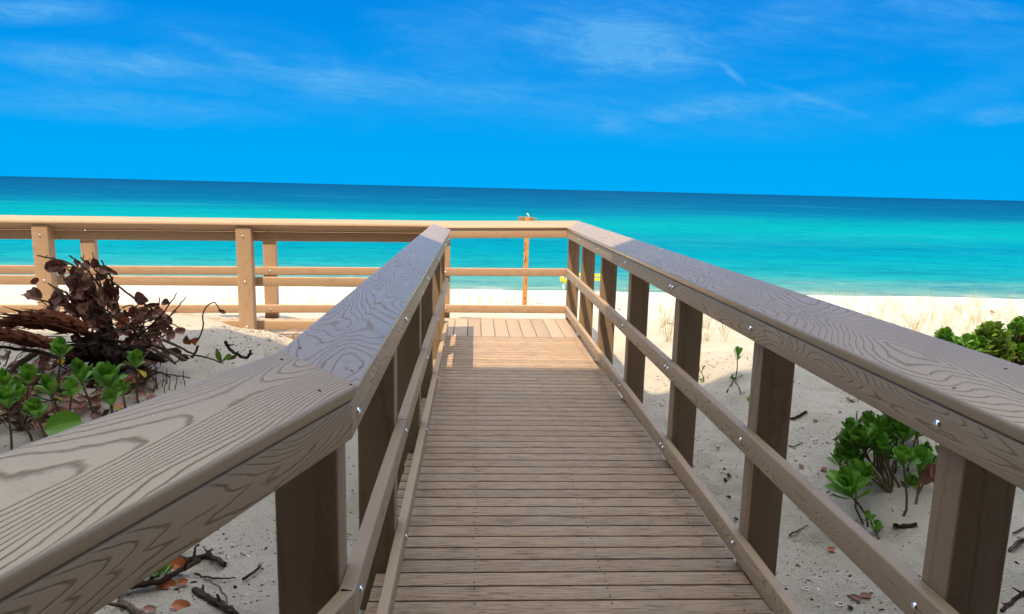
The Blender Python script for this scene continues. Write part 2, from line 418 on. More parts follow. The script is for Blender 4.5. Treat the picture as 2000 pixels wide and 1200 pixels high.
def _tps(r2): return np.where(r2 > 1e-12, r2*np.log(np.maximum(r2, 1e-12)), 0)
_n = len(P_); _A = np.zeros((_n+3, _n+3))
_A[:_n, :_n] = _tps(((P_[:, None, :2]-P_[None, :, :2])**2).sum(-1)) + np.eye(_n)*.02
_A[:_n, _n] = 1; _A[:_n, _n+1:] = P_[:, :2]; _A[_n:, :_n] = _A[:_n, _n:].T
_W = np.linalg.solve(_A, np.concatenate([P_[:, 2], [0, 0, 0]]))
_rng = np.random.default_rng(3); _lat = _rng.random((256, 256))
def vnoise(x, y):
    xi, yi = np.floor(x).astype(int), np.floor(y).astype(int); fx, fy = x-xi, y-yi
    fx = fx*fx*(3-2*fx); fy = fy*fy*(3-2*fy)
    a = _lat[xi % 256, yi % 256]; b = _lat[(xi+1) % 256, yi % 256]; c = _lat[xi % 256, (yi+1) % 256]; d = _lat[(xi+1) % 256, (yi+1) % 256]
    return (a*(1-fx)+b*fx)*(1-fy)+(c*(1-fx)+d*fx)*fy - .5
def pits(x, y, cell=.30):
    out = np.zeros_like(x); ci, cj = np.floor(x/cell).astype(int), np.floor(y/cell).astype(int)
    for di in (-1, 0, 1):
        for dj in (-1, 0, 1):
            i, j = ci+di, cj+dj
            r1, r2, r3, r4 = _lat[i % 256, j % 256], _lat[(i+91) % 256, (j+37) % 256], _lat[(i+53) % 256, (j+151) % 256], _lat[(i+17) % 256, (j+203) % 256]
            dx, dy = x-(i+r1)*cell, y-(j+r2)*cell; a = r4*6.283
            u, v = dx*np.cos(a)+dy*np.sin(a), -dx*np.sin(a)+dy*np.cos(a)
            q = np.sqrt((u/(.11+.06*r3))**2+(v/(.06+.03*r3))**2)
            on = r3 > .35
            out += on*(.014+.032*r4)*(np.where(q < 1.25, -np.cos(np.minimum(q/1.25, 1)*3.1416)*.5-.5, 0)+.28*np.exp(-((q-1.35)/.28)**2))
    return out
def sstep(x, a, b):
    t = np.clip((x-a)/(b-a), 0, 1); return t*t*(3-2*t)
def near_line(x): return 6.99 + .06*np.minimum(x+.3, 0)
def far_line(x): return 8.04 + .04*np.clip(x-1.04, -1.34, 0) + .095*np.minimum(x+.3, 0)
def ground(x, y):
    x = np.asarray(x, float); y = np.asarray(y, float); sh = x.shape
    xf, yf = x.ravel(), y.ravel()
    xc, yc = np.clip(xf, -12, 12), np.clip(yf, -3, 27)
    z = np.empty_like(xc)
    for i in range(0, len(xc), 20000):
        q = slice(i, i+20000)
        z[q] = _tps((xc[q, None]-P_[None, :, 0])**2+(yc[q, None]-P_[None, :, 1])**2) @ _W[:_n] + _W[_n]+_W[_n+1]*xc[q]+_W[_n+2]*yc[q]
    z = np.where(yf > 27, -2.2-.06*(yf-27), z)
    z = np.maximum(z, -7)
    fade = 1-.75*sstep(yf, 13, 20)
    z += fade*(.09*vnoise(xf*.8+5, yf*.8)+.055*vnoise(xf*2.3, yf*2.3+9)+.038*vnoise(xf*6.1+3, yf*5.3)+.020*vnoise(xf*13, yf*12)+.010*vnoise(xf*31, yf*29))
    z += fade*pits(xf, yf)
    # cut away under the boards
    cut = -.16+.05*vnoise(xf*3, yf*3)
    m1 = sstep(xf, -.55, -.40)*(1-sstep(xf, 1.12, 1.3))*(1-sstep(yf, 8.0, 8.2))
    m2 = (1-sstep(xf, 1.05, 1.25))*sstep(yf-near_line(xf), -.03, .02)*(1-sstep(yf-far_line(xf), .0, .15))
    mm = np.maximum(m1, m2)
    z = np.where(z > cut, z*(1-mm)+cut*mm, z)
    return z.reshape(sh)
def gz(x, y): return float(ground(np.array([x]), np.array([y]))[0])
def gpt(px, py, lift=0.0):
    """where the sight line through a picture point meets the sand"""
    d = ray(px, py); ts = np.concatenate([np.linspace(1.0, 12, 900), np.linspace(12.02, 40, 400)])
    X, Y, Z = d.x*ts, d.y*ts, CAM_H+d.z*ts
    gg = ground(X, Y); k = np.argmax(Z < gg)
    return Vector((X[k], Y[k], gg[k]+lift))

xs = np.unique(np.concatenate([-np.geomspace(6, 600, 40), np.arange(-6, 6.001, .032), np.geomspace(6, 600, 40)]))
ys = np.unique(np.concatenate([-np.geomspace(.9, 60, 12), np.arange(-.9, 2.0, .1), np.arange(2.0, 9.2, .028), np.linspace(9.2, 24, 170), np.linspace(24, 80, 30)]))
GX, GY = np.meshgrid(xs, ys); GZ = ground(GX, GY)
nx, ny = len(xs), len(ys)
me = D.meshes.new('sand')
vv = np.stack([GX, GY, GZ], -1).reshape(-1, 3).astype(np.float32)
ii = np.arange(nx*ny).reshape(ny, nx)
ff = np.stack([ii[:-1, :-1], ii[:-1, 1:], ii[1:, 1:], ii[1:, :-1]], -1).reshape(-1, 4)
me.vertices.add(len(vv)); me.vertices.foreach_set('co', vv.ravel())
me.loops.add(ff.size); me.loops.foreach_set('vertex_index', ff.ravel().astype(np.int32))
me.polygons.add(len(ff)); me.polygons.foreach_set('loop_start', np.arange(0, ff.size, 4, dtype=np.int32))
me.polygons.foreach_set('use_smooth', np.ones(len(ff), bool))
me.update(calc_edges=True)
sand = D.objects.new('sand', me); COL.objects.link(sand); tag(sand, 'pale beach sand sloping from dune to water', 'sand', kind='structure')
m, t, b = material('beach sand')
tcx = t.new('ShaderNodeTexCoord'); P = tcx.outputs['Object']
n0 = t.noise(P, 1.3, 4, .6); n1 = t.noise(P, 14, 5, .65); n2 = t.noise(P, 90, 4, .7); n3 = t.noise(P, 420, 2, .6)
c = t.mix(t.smooth(n0, .36, .64), (.66, .625, .545, 1), (.80, .74, .66, 1))
c = t.mix(t.math('MULTIPLY', t.smooth(n2, .52, .75), .30), c, (.24, .185, .14, 1))
vor = t.new('ShaderNodeTexVoronoi'); t.link(P, vor.inputs['Vector']); vor.inputs['Scale'].default_value = 120
spk = t.math('MULTIPLY', t.math('SUBTRACT', 1.0, t.smooth(vor.outputs['Distance'], .08, .2)), t.smooth(n1, .5, .68))
c = t.mix(t.math('MULTIPLY', spk, .75), c, (.10, .07, .05, 1))
t.link(c, b.inputs['Base Color']); b.inputs['Roughness'].default_value = .9; b.inputs['Specular IOR Level'].default_value = .15
bump(t, b, t.math('ADD', t.math('MULTIPLY', n1, 1.0), t.math('ADD', t.math('MULTIPLY', n2, .6), t.math('MULTIPLY', n3, .3))), 1.0, .05)
me.materials.append(m)

# ------------------------------------------------------------------ sea
SEA_Z = -1.6
mbw = MB()
ysw = [18, 60, 200, 800, 4000, 20000]
for i in range(len(ysw)):
    for x in (-1, 1): mbw.v.append((x*(400 if ysw[i] < 100 else 30000), ysw[i], SEA_Z))
for i in range(len(ysw)-1):
    mbw.quad_uv((2*i, 2*i+1, 2*i+3, 2*i+2), [(0, 0)]*4)
m, t, b = material('turquoise sea')
tcx = t.new('ShaderNodeTexCoord'); X, Y, Z = t.sep(tcx.outputs['Object'])
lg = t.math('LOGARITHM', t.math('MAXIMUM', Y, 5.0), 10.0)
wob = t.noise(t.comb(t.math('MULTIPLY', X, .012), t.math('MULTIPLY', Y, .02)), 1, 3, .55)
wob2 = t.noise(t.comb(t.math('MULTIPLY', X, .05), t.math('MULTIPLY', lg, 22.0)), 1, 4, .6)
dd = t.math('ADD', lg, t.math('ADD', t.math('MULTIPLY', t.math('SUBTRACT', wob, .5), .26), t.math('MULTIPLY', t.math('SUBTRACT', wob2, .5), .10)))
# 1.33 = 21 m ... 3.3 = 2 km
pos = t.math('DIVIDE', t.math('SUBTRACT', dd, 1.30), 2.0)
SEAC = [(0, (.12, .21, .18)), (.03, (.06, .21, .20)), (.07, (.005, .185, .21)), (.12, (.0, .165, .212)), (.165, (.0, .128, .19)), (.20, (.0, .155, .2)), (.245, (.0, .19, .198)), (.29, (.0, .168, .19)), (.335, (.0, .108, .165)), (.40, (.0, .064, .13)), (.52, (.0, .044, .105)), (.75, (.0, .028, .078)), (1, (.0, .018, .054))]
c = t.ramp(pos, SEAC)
rip = t.noise(t.comb(t.math('MULTIPLY', X, 1.1), t.math('MULTIPLY', Y, 1.5)), 1, 5, .62)
rip3 = t.noise(t.comb(t.math('MULTIPLY', X, .018), t.math('MULTIPLY', Y, .05), 5), 1, 9, .72)
rip2 = t.noise(t.comb(t.math('MULTIPLY', X, .25), t.math('MULTIPLY', Y, .7), 3), 1, 4, .6)
wv = t.math('ADD', rip, rip2)
c = t.mix(t.math('MULTIPLY', t.smooth(wv, .9, 1.25), .36), c, (.0, .05, .11, 1))
c = t.mix(t.math('MULTIPLY', t.smooth(rip3, .50, .68), .26), c, (.0, .055, .125, 1))
c = t.mix(t.math('MULTIPLY', t.smooth(rip3, .48, .34), .22), c, (.02, .22, .22, 1))
t.link(c, b.inputs['Base Color'])
b.inputs['Roughness'].default_value = .28; b.inputs['Specular IOR Level'].default_value = .05; b.inputs['IOR'].default_value = 1.2
bump(t, b, wv, .6, .25)
# thin broken line of foam where the water meets the sand
fo_n = t.noise(t.comb(t.math('MULTIPLY', X, .9), t.math('MULTIPLY', Y, 2.2), 7), 1, 5, .65)
fy = t.math('SUBTRACT', Y, t.math('MULTIPLY', t.math('SUBTRACT', wob, .5), 2.0))
foam = t.math('MULTIPLY', t.math('SUBTRACT', 1.0, t.smooth(fy, 21.4, 23.0)), t.smooth(fo_n, .45, .62))
line2 = t.math('MULTIPLY', t.math('SUBTRACT', 1.0, t.smooth(t.math('ABSOLUTE', t.math('SUBTRACT', fy, 24.6)), .05, .5)), t.smooth(fo_n, .5, .68))
c2 = t.mix(t.math('MULTIPLY', t.math('MAXIMUM', foam, t.math('MULTIPLY', line2, .5)), .75), c, (.27, .30, .29, 1))
t.link(c2, b.inputs['Base Color'])
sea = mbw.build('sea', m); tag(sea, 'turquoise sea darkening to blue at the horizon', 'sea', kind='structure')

# ------------------------------------------------------------------ railings
TILT = R_(22); CT, ST = math.cos(TILT), math.sin(TILT)
CAPW, CAPT = .184, .038
ZT = dict(top=(.937, 1.0228), mid=(.492, .581), bot=(.057, .146))   # bottom / top of each rail
def rail_line(o, d, outw):
    return Vector(o), Vector(d).normalized(), Vector(outw).normalized()
def P3(line, s_, t_, z):
    o, d, w_ = line; return o + d*s_ + w_*t_ + Vector((0, 0, z))

def bolt(mbx, line, s_, z, t_, inner=True, r=.013):
    mbx.dome(P3(line, s_, t_, z), -line[2] if inner else line[2], r, r*.62)

def railing(label, line, s0, s1, posts, pw, pd, cap_ends, cap_seg, rail_seg, name='wooden_railing', mats=(None, None, None), outer_bolts=False, rails_ext=(0, 0), double=(), foot=-.9, sag=(0, 0)):
    """posts: centre positions along the line; cap_ends: (inner corner s0, n0, s1, n1)"""
    mc, mr, mp = mats
    root = empty(name, line[0]+line[1]*((s0+s1)/2) + Vector((0, 0, 0)), label, 'railing')
    o, d, w_ = line
    def dz(s_, kk='top'): return (sag[0]+(sag[1]-sag[0])*(s_-s0)/(s1-s0))*{'top': 1, 'mid': .35, 'bot': 0}[kk]
    for pc in posts:
        q = MB()
        a = P3(line, pc, .038+pd/2, foot)
        zb = lambda tt: 1.018 + (tt+.015)*math.tan(TILT) - .004
        bt = P3(line, pc, .038+pd/2, zb(.038+pd/2)+dz(pc))
        nrm = (w_*-ST + Vector((0, 0, 1))*CT)
        q.board(a, bt, d, pw, pd, n1=nrm, r=.006)
        po = q.build('post', mp, root)
        for kk in ('top', 'mid', 'bot'):
            zc = sum(ZT[kk])/2 + dz(pc, kk) + random.uniform(-.008, .008)
            offs = (0,) if (round(pc, 2), kk) not in double else (-.02, .022)
            for of in offs:
                qb = MB(); bolt(qb, line, pc+of+random.uniform(-.006, .006), zc, .0, True)
                qb.build('bolt', M_STEEL, po)
            if outer_bolts:
                qb = MB(); bolt(qb, line, pc+random.uniform(-.006, .006), zc+.004, .038+pd, False, .013)
                qb.build('bolt', M_STEEL, po)
    # rails
    for kk, nm in (('top', 'top_rail'), ('mid', 'middle_rail'), ('bot', 'bottom_rail')):
        z0, z1 = ZT[kk]; cuts = [s0+rails_ext[0]] + list(rail_seg.get(kk, [])) + [s1+rails_ext[1]]
        for i in range(len(cuts)-1):
            q = MB(); e0 = .0015 if i else 0; e1 = .0015 if i < len(cuts)-2 else 0
            q.board(P3(line, cuts[i]+e0, .019, (z0+z1)/2+dz(cuts[i], kk)), P3(line, cuts[i+1]-e1, .019, (z0+z1)/2+dz(cuts[i+1], kk)), (0, 0, 1), z1-z0, .0376, r=.006, tdir=-w_)
            q.build(nm, mr, root)
    # cap: tilted towards the walkway, low edge inside
    wd = w_*CT + Vector((0, 0, ST)); td = -w_*ST + Vector((0, 0, CT))
    ci = P3(line, 0, -.015, 1.059)                 # inner top edge
    cc = ci + wd*(CAPW/2) - td*(CAPT/2)
    c0, n0, c1, n1 = cap_ends
    cuts = [c0] + list(cap_seg) + [c1]
    for i in range(len(cuts)-1):
        q = MB()
        nn0 = n0 if i == 0 else None; nn1 = n1 if i == len(cuts)-2 else None
        e0 = .0012 if i else 0; e1 = .0012 if i < len(cuts)-2 else 0
        # end planes pass through the inner edge corner
        A_ = ci + d*(cuts[i]+e0)+Vector((0, 0, dz(cuts[i]))); B_ = ci + d*(cuts[i+1]-e1)+Vector((0, 0, dz(cuts[i+1])))
        def onaxis(pt, nn):
            nn = d if nn is None else Vector(nn).normalized()
            p0 = pt + wd*(CAPW/2) - td*(CAPT/2)
            return p0 + d*((pt-p0).dot(nn)/d.dot(nn))
        q.board(onaxis(A_, nn0), onaxis(B_, nn1), wd, CAPW, CAPT, n0=nn0, n1=nn1, r=.009, tdir=td)
        q.build('cap', mc, root)
    return root

XR, XL = 1.043, -.258
LR = rail_line((XR, 0, 0), (0, 1, 0), (1, 0, 0))
LL = rail_line((XL, 0, 0), (0, 1, 0), (-1, 0, 0))
AA = R_(18.6)
LA = rail_line((XL, 1.47, 0), (-math.sin(AA), -math.cos(AA), 0), (-math.cos(AA), math.sin(AA), 0))
dN = Vector((-1, -.06, 0)).normalized()
LN = rail_line((-.26, 7.03, 0), dN, (dN.y, -dN.x, 0))        # outward = -Y
if LN[2].y > 0: LN = (LN[0], LN[1], -LN[2])
dF1 = Vector((-1, -.04, 0)).normalized()
LF1 = rail_line((XR, 8.05, 0), dF1, (dF1.y, -dF1.x, 0))
if LF1[2].y < 0: LF1 = (LF1[0], LF1[1], -LF1[2])
pF = LF1[0]+LF1[1]*1.36
dF2 = Vector((-1, -.095, 0)).normalized()
LF2 = (pF, dF2, Vector((-dF2.y, dF2.x, 0)) if Vector((-dF2.y, dF2.x, 0)).y > 0 else Vector((dF2.y, -dF2.x, 0)))
def miter(d1, d2): return Vector(d1)-Vector(d2)
mRF = miter((0, -1, 0), dF1); mLN = miter((0, -1, 0), dN); mLA = miter((0, 1, 0), LA[1]); mFF = miter(-dF1, dF2)
# inner corners of the caps (lines offset 15 mm inwards)
def isect(l1, l2, t_=-.015):
    p, d = l1[0]+l1[2]*t_, l1[1]; q, e = l2[0]+l2[2]*t_, l2[1]
    k = ((q.x-p.x)*e.y-(q.y-p.y)*e.x)/(d.x*e.y-d.y*e.x); pt = p+d*k
    return (pt-l1[0]).dot(l1[1]), (pt-l2[0]).dot(l2[1])
sR, sF0 = isect(LR, LF1); sL, sN0 = isect(LL, LN); sLA, sA0 = isect(LL, LA); sF1e, sF2s = isect(LF1, LF2)
MT = (M_CAP, M_RAIL, M_POST); ML = (M_PEACH, M_SUNLIT, M_SUNLIT)
RP = [.33, 1.467, 2.573, 3.665, 4.837, 5.968, 7.09, 8.165]
RAIL_R = railing('long weathered wooden railing with tilted cap on the right side of the walkway', LR, -1.2, 8.05, RP, .092, .130,
        (-1.2, None, sR, mRF), [-.2], dict(top=[3.675], mid=[3.675], bot=[3.66]), mats=MT, outer_bolts=True, rails_ext=(0, .03), double={(3.67, 'top'), (3.67, 'bot'), (3.67, 'mid')})
LP = [1.545, 2.64, 3.865, 5.0, 6.08, 6.93]
RAIL_L = railing('wooden railing with blue sheen on its cap along the left side of the walkway', LL, 1.47, 7.0, LP, .1, .140,
        (sLA, mLA, sL, mLN), [3.42], dict(top=[], mid=[2.66, 5.0], bot=[3.87, 6.08]), mats=MT, outer_bolts=True)
RAIL_A = railing('foreground wooden railing angling off to the lower left corner', LA, 0, 2.9, [1.25, 2.4], .1, .140,
        (sA0, mLA, 2.9, None), [], dict(), mats=MT, outer_bolts=True)
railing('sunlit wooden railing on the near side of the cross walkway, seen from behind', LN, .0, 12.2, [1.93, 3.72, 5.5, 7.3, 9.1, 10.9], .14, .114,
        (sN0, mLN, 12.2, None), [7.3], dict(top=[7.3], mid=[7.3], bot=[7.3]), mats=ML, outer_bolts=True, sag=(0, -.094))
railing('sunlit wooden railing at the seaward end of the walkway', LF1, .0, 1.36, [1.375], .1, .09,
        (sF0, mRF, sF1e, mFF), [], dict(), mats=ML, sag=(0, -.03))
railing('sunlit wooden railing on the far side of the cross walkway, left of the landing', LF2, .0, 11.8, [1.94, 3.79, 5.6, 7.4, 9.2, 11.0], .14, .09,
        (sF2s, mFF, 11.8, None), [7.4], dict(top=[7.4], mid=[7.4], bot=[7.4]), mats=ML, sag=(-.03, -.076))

# screws by the cap joints
def cap_screws(root, line, spots):
    wd = line[2]*CT + Vector((0, 0, ST)); td = -line[2]*ST + Vector((0, 0, CT)); ci = P3(line, 0, -.015, 1.059)
    q = MB()
    for s_, v_ in spots: q.dome(ci+line[1]*s_+wd*v_, td, .0042, .0012, 8, 2)
    q.build('screw', M_HOLE, root)
cap_screws(RAIL_A, LA, [(.10, .035), (.06, .155), (.012, .012), (1.02, .03), (1.05, .15)])
cap_screws(RAIL_L, LL, [(1.545, .03), (1.56, .155), (3.39, .03), (3.45, .03), (3.39, .15), (3.45, .15)])
cap_screws(RAIL_R, LR, [(2.55, .03), (2.55, .15), (1.45, .03), (1.45, .15), (3.66, .03), (3.66, .15), (4.8, .03), (4.8, .15)])

# ------------------------------------------------------------------ decks
deck = empty('boardwalk_deck', (.4, 3, 0), 'straight weathered plank deck running between the two railings to the landing', 'deck')
q = MB(); pitch = .0962; y = -1.3; k = 0
posts_y = [p for p in LP]
while y < 6.97:
    yc = y+pitch/2
    xl = -.362 + random.uniform(-.006, .006)
    if any(abs(yc-p) < .1 for p in posts_y): xl = -.291
    if yc < 1.6: xl = -.29 - max(0, 1.47-yc)*math.tan(AA) - (.08 if yc < 1.4 else 0)
    xr = 1.0845 if not any(abs(yc-p) < .1 for p in RP) else 1.0795
    q.board((xl, yc, -.0195), (xr, yc, -.0195), (0, -1, 0), pitch-.0088, .038, r=.0035, seg=2, tdir=(0, 0, 1))
    for xx in (.02, .52, 1.0):
        if yc > 1.8:
            for dy in (-.022, .024):
                if random.random() < .8:
                    cxp = xx+random.uniform(-.012, .012); cyp = yc+dy+random.uniform(-.005, .005); b0 = len(q.v)
                    for kk in range(6): q.v.append((cxp+.0042*math.cos(kk*math.pi/3), cyp+.0052*math.sin(kk*math.pi/3), .0006))
                    q.quad_uv(tuple(range(b0, b0+6)), [(0, 0)]*6, 1)
    y += pitch; k += 1
q.build('planking', [M_DECK, M_HOLE], deck)
for nm, x0, x1 in (('joist', -.27, -.232), ('joist', .38, .418), ('joist', .99, 1.028)):
    q = MB(); q.board(((x0+x1)/2, -1.3, -.115), ((x0+x1)/2, 6.95, -.115), (0, 0, 1), .14, .038, r=.003, seg=1); q.build(nm, M_POST, deck)

land = empty('landing_deck', (-1, 7.5, 0), 'sunlit landing and cross walkway deck of wide planks laid towards the sea', 'deck')
q = MB(); x = 1.072; pit = .1425
while x > -12.3:
    xc = x-pit/2
    yn = float(near_line(np.array(xc)))-(0.0 if xc > -.3 else .0); yf = float(far_line(np.array(xc)))-.012
    if xc > -.33: yn = 6.978
    q.board((xc, yn, -.0195), (xc, yf+random.uniform(-.003, .003), -.0195), (-1, 0, 0) if False else (1, 0, 0), pit-.006, .038, r=.0035, seg=2, tdir=(0, 0, 1))
    x -= pit
q.build('planking', M_LAND, land)
q = MB(); q.board((-.3, 6.972, -.115), (-12.2, 6.972-.06*11.9, -.115), (0, 0, 1), .15, .03, r=.003, seg=1); q.build('fascia', M_SUNLIT, land)
q = MB(); q.board((1.07, 8.01, -.115), (-.3, 7.955, -.115), (0, 0, 1), .14, .03, r=.003, seg=1); q.build('fascia', M_SUNLIT, land)

# ------------------------------------------------------------------ building that shades the near half of the walkway
ZR, YR = 14.4, 5.745-.42*14.4
mw = plain('brown stucco', (.13, .10, .075), .85, .06, 3)
mg = plain('dark window glass', (.04, .06, .08), .08, .2, 3)
mf = plain('white window frame', (.75, .74, .7), .5, .04, 8)
bl = empty('apartment_building', (0, -8, 0), 'tall brown stucco building behind the viewer whose flat roof shades the walkway', 'building')
q = MB(); q.box((-30, -14, -1), (30, YR-2.4, ZR-.4)); q.build('wall', mw, bl)
q = MB(); q.box((-31, -15, ZR-.399), (31, YR, ZR)); q.build('roof', mw, bl)
for fl in range(4):
    q = MB(); q.box((-28, YR-2.398, 2.6+fl*3.0), (28, YR-1.2, 2.8+fl*3.0)); q.build('balcony', mw, bl)
    for kx in range(-5, 6):
        q = MB(); q.box((kx*5-.9, YR-2.398, .9+fl*3.0+.2), (kx*5+.9, YR-2.35, 2.3+fl*3.0+.1)); wdw = q.build('window', mf, bl)
        q = MB(); q.box((kx*5-.82, YR-2.352, 1.0+fl*3.0+.2), (kx*5+.82, YR-2.34, 2.2+fl*3.0+.1)); q.build('pane', mg, wdw)

# ------------------------------------------------------------------ plants
def rosette(mb, c, axis, n, L, Wd, mi=0, open_=1.0, shape='obovate', jitter=.25):
    """whorl of leaves round the tip of a stem: upright in the middle, splayed outside"""
    c, axis = Vector(c), Vector(axis).normalized()
    ref = Vector((1, 0, 0)) if abs(axis.x) < .8 else Vector((0, 1, 0))
    x = axis.cross(ref).normalized(); y = axis.cross(x)
    for i in range(n):
        f = i/max(1, n-1); az = i*2.39996+random.uniform(-.25, .25)
        el_ = R_(86-f*66*open_ + random.uniform(-10, 10)*jitter*4)
        dr = (x*math.cos(az)+y*math.sin(az))*math.cos(el_) + axis*math.sin(el_)
        l = L*(.62+.42*math.sin(math.pi*min(1, .25+f*.6)))*random.uniform(.85, 1.12)
        mb.leaf(c+dr*.008-axis*f*L*.28, dr, axis, l, Wd*random.uniform(.85, 1.1)*(l/L)**.5, curl=random.uniform(-.5, .35), fold=random.uniform(.10, .24), shape=shape, mi=mi)

def shrub(name, label, tips, L, Wd, cat='shrub', group=None, leafm=M_GREEN, n=16, stemr=.006, yellow=0, base=None, up=(0, 0, 1), openf=(.75, 1.1), lean=.25):
    """tips: list of (x,y,z) rosette centres; stems run from the base up to each"""
    tips = [Vector(p) for p in tips]
    if base is None:
        m_ = sum(tips, Vector())/len(tips); base = Vector((m_.x, m_.y, gz(m_.x, m_.y)))
    base = Vector(base); root = empty(name, base, label, cat, group)
    fo, st, ye = MB(), MB(), MB()
    for i, p in enumerate(tips):
        b0 = base + Vector((random.uniform(-.04, .04), random.uniform(-.04, .04), -.03))
        if (p-base).to_2d().length > .25:
            b0 = Vector((p.x*.75+base.x*.25, p.y*.75+base.y*.25, 0)); b0.z = gz(b0.x, b0.y)-.03
        mid = (b0+p)/2 + Vector((random.uniform(-.03, .03), random.uniform(-.03, .03), -.01))
        st.tube([b0, (b0+mid)/2+Vector((random.uniform(-.012, .012), random.uniform(-.012, .012), 0)), mid, (mid+p)/2, p-Vector((0, 0, L*.1))], [stemr*1.25, stemr*1.1, stemr, stemr*.9, stemr*.8], 7)
        ax = (Vector(up) + Vector((random.uniform(-lean, lean), random.uniform(-lean, lean), 0)) + (p-mid).normalized()*.35).normalized()
        rosette(fo, p, ax, n+random.randint(-2, 3), L*random.uniform(.88, 1.1), Wd, open_=random.uniform(*openf))
        if random.random() < yellow:
            a_ = random.uniform(0, 6.28)
            ye.leaf(p-Vector((0, 0, L*.3)), (math.cos(a_), math.sin(a_), -.5), (0, 0, 1), L*.8, Wd*.7, curl=.5, fold=.25)
    st.build('stem', M_STEM, root); fo.build('foliage', leafm, root)
    if ye.f: ye.build('yellow_leaf', M_YELLOW, root)
    return root

# green rosettes in front of the debris heap, on the left
LB = [  # picture point of the rosette, distance, leaf length, label
    ((118, 692), 4.30, .105, 15, 'bright green rosette shrub on a bare stem in front of the dark stump'),
    ((158, 742), 4.05, .11, 17, 'spreading green rosette shrub, left of the widest pair in front of the litter'),
    ((212, 750), 4.0, .12, 18, 'wide green rosette shrub with big leaves just above the foreground cap'),
    ((266, 713), 4.15, .10, 14, 'small green rosette shrub on the right beside bare sand with a yellow leaf below'),
    ((57, 742), 4.05, .10, 13, 'upright narrow green shrub between the litter sticks'),
    ((14, 790), 3.75, .115, 17, 'tall green shrub cut by the left picture edge'),
    ((72, 812), 3.70, .105, 16, 'dark green shrub with a curled yellow leaf behind the round leaf'),
    ((218, 786), 3.75, .085, 11, 'little green sprig peeping over the foreground cap'),
    ((98, 765), 4.0, .085, 12, 'short leafy green sprig low between the two middle shrubs'),
    ((140, 770), 3.9, .08, 11, 'half hidden green sprig under the spreading rosette shrub'),
    ((240, 768), 3.95, .075, 10, 'small green sprig right of the wide rosette shrub'),
    ((36, 775), 3.85, .10, 14, 'bushy green shrub between the tall one and the dark one on the left'),
    ((8, 752), 4.1, .09, 13, 'small green sprig at the left picture edge above the taller shrub'),
]
for (px, Y, L, n, lab) in LB:
    p = at(px[0], px[1], Y)
    shrub('rosette_shrub', lab, [p], L*random.uniform(.85, 1.08), L*.55, group='green rosette shrubs on the left', n=n+1, yellow=.45, leafm=M_GREEN, base=(p.x+random.uniform(-.05, .05), p.y+.03, gz(p.x, p.y+.03)), openf=(.78, .98), lean=.12)
p = at(112, 838, 3.45); q = MB()
q.leaf(p+Vector((-.07, .02, -.01)), (1, .15, .3), (.1, -.75, .65), .16, .135, curl=.5, fold=.12, shape='round', nu=10, nv=6)
ro = empty('seagrape_seedling', (p.x, p.y, gz(p.x, p.y)), 'single large round green leaf standing behind the foreground cap', 'plant')
q.build('leaf', M_GREEN, ro)
q = MB(); q.tube([(p.x, p.y, gz(p.x, p.y)-.02), (p.x-.02, p.y, (p.z+gz(p.x, p.y))/2), p+Vector((-.07, .02, -.01))], [.004, .004, .003], 6); q.build('stem', M_STEM, ro)

# the shrub by the right railing, seen between the posts
def gz_up(px, py, Y): return at(px, py, Y)
RS = [((1690, 880), 3.75), ((1655, 895), 3.7), ((1720, 850), 3.75), ((1700, 838), 3.9), ((1745, 828), 3.85), ((1765, 855), 3.65), ((1640, 903), 3.75), ((1672, 872), 3.9), ((1790, 848), 3.75), ((1716, 880), 3.6), ((1735, 805), 4.0), ((1670, 905), 3.6)]
RS += [((1680+random.uniform(-35, 60), 868+random.uniform(-22, 32)), random.uniform(3.6, 4.0)) for _ in range(13)] + [((1750+random.uniform(-25, 45), 835+random.uniform(-35, 30)), random.uniform(3.75, 4.1)) for _ in range(10)]
shrub('rosette_shrub', 'dense dark green shrub growing on the sand slope behind the right railing', [at(*a, Y) for a, Y in RS], .095, .048, leafm=M_DKGREEN, n=17, yellow=.12, base=gpt(1745, 960), group='green shrubs by the right railing', openf=(.7, 1.0))
shrub('rosette_shrub', 'single large-leaved green rosette on thin bare stems left of the nearest right post', [at(1765, 905, 3.35), at(1797, 908, 3.45)], .10, .058, leafm=M_GREEN, n=18, yellow=0, base=gpt(1777, 1072), group='green shrubs by the right railing')
shrub('rosette_shrub', 'low green rosette with broad leaves just over the middle rail on the right', [at(1660, 962, 3.35), at(1672, 940, 3.5)], .13, .072, leafm=M_GREEN, n=20, yellow=0, base=gpt(1690, 1030), group='green shrubs by the right railing', openf=(.85, 1.15))
shrub('rosette_shrub', 'leggy green shrub partly hidden by the nearest right post, with a hanging dead leaf', [at(1805, 940, 3.5), at(1780, 956, 3.6), at(1840, 900, 3.7), at(1815, 905, 3.7)], .10, .05, leafm=M_DKGREEN, n=15, yellow=.9, base=gpt(1795, 1085), group='green shrubs by the right railing')
shrub('rosette_shrub', 'tiny green sprig of round leaves below the broad rosette on the right', [at(1712, 1036, 3.2), at(1700, 1018, 3.22)], .05, .038, leafm=M_GREEN, n=6, base=gpt(1716, 1056), group='green shrubs by the right railing')
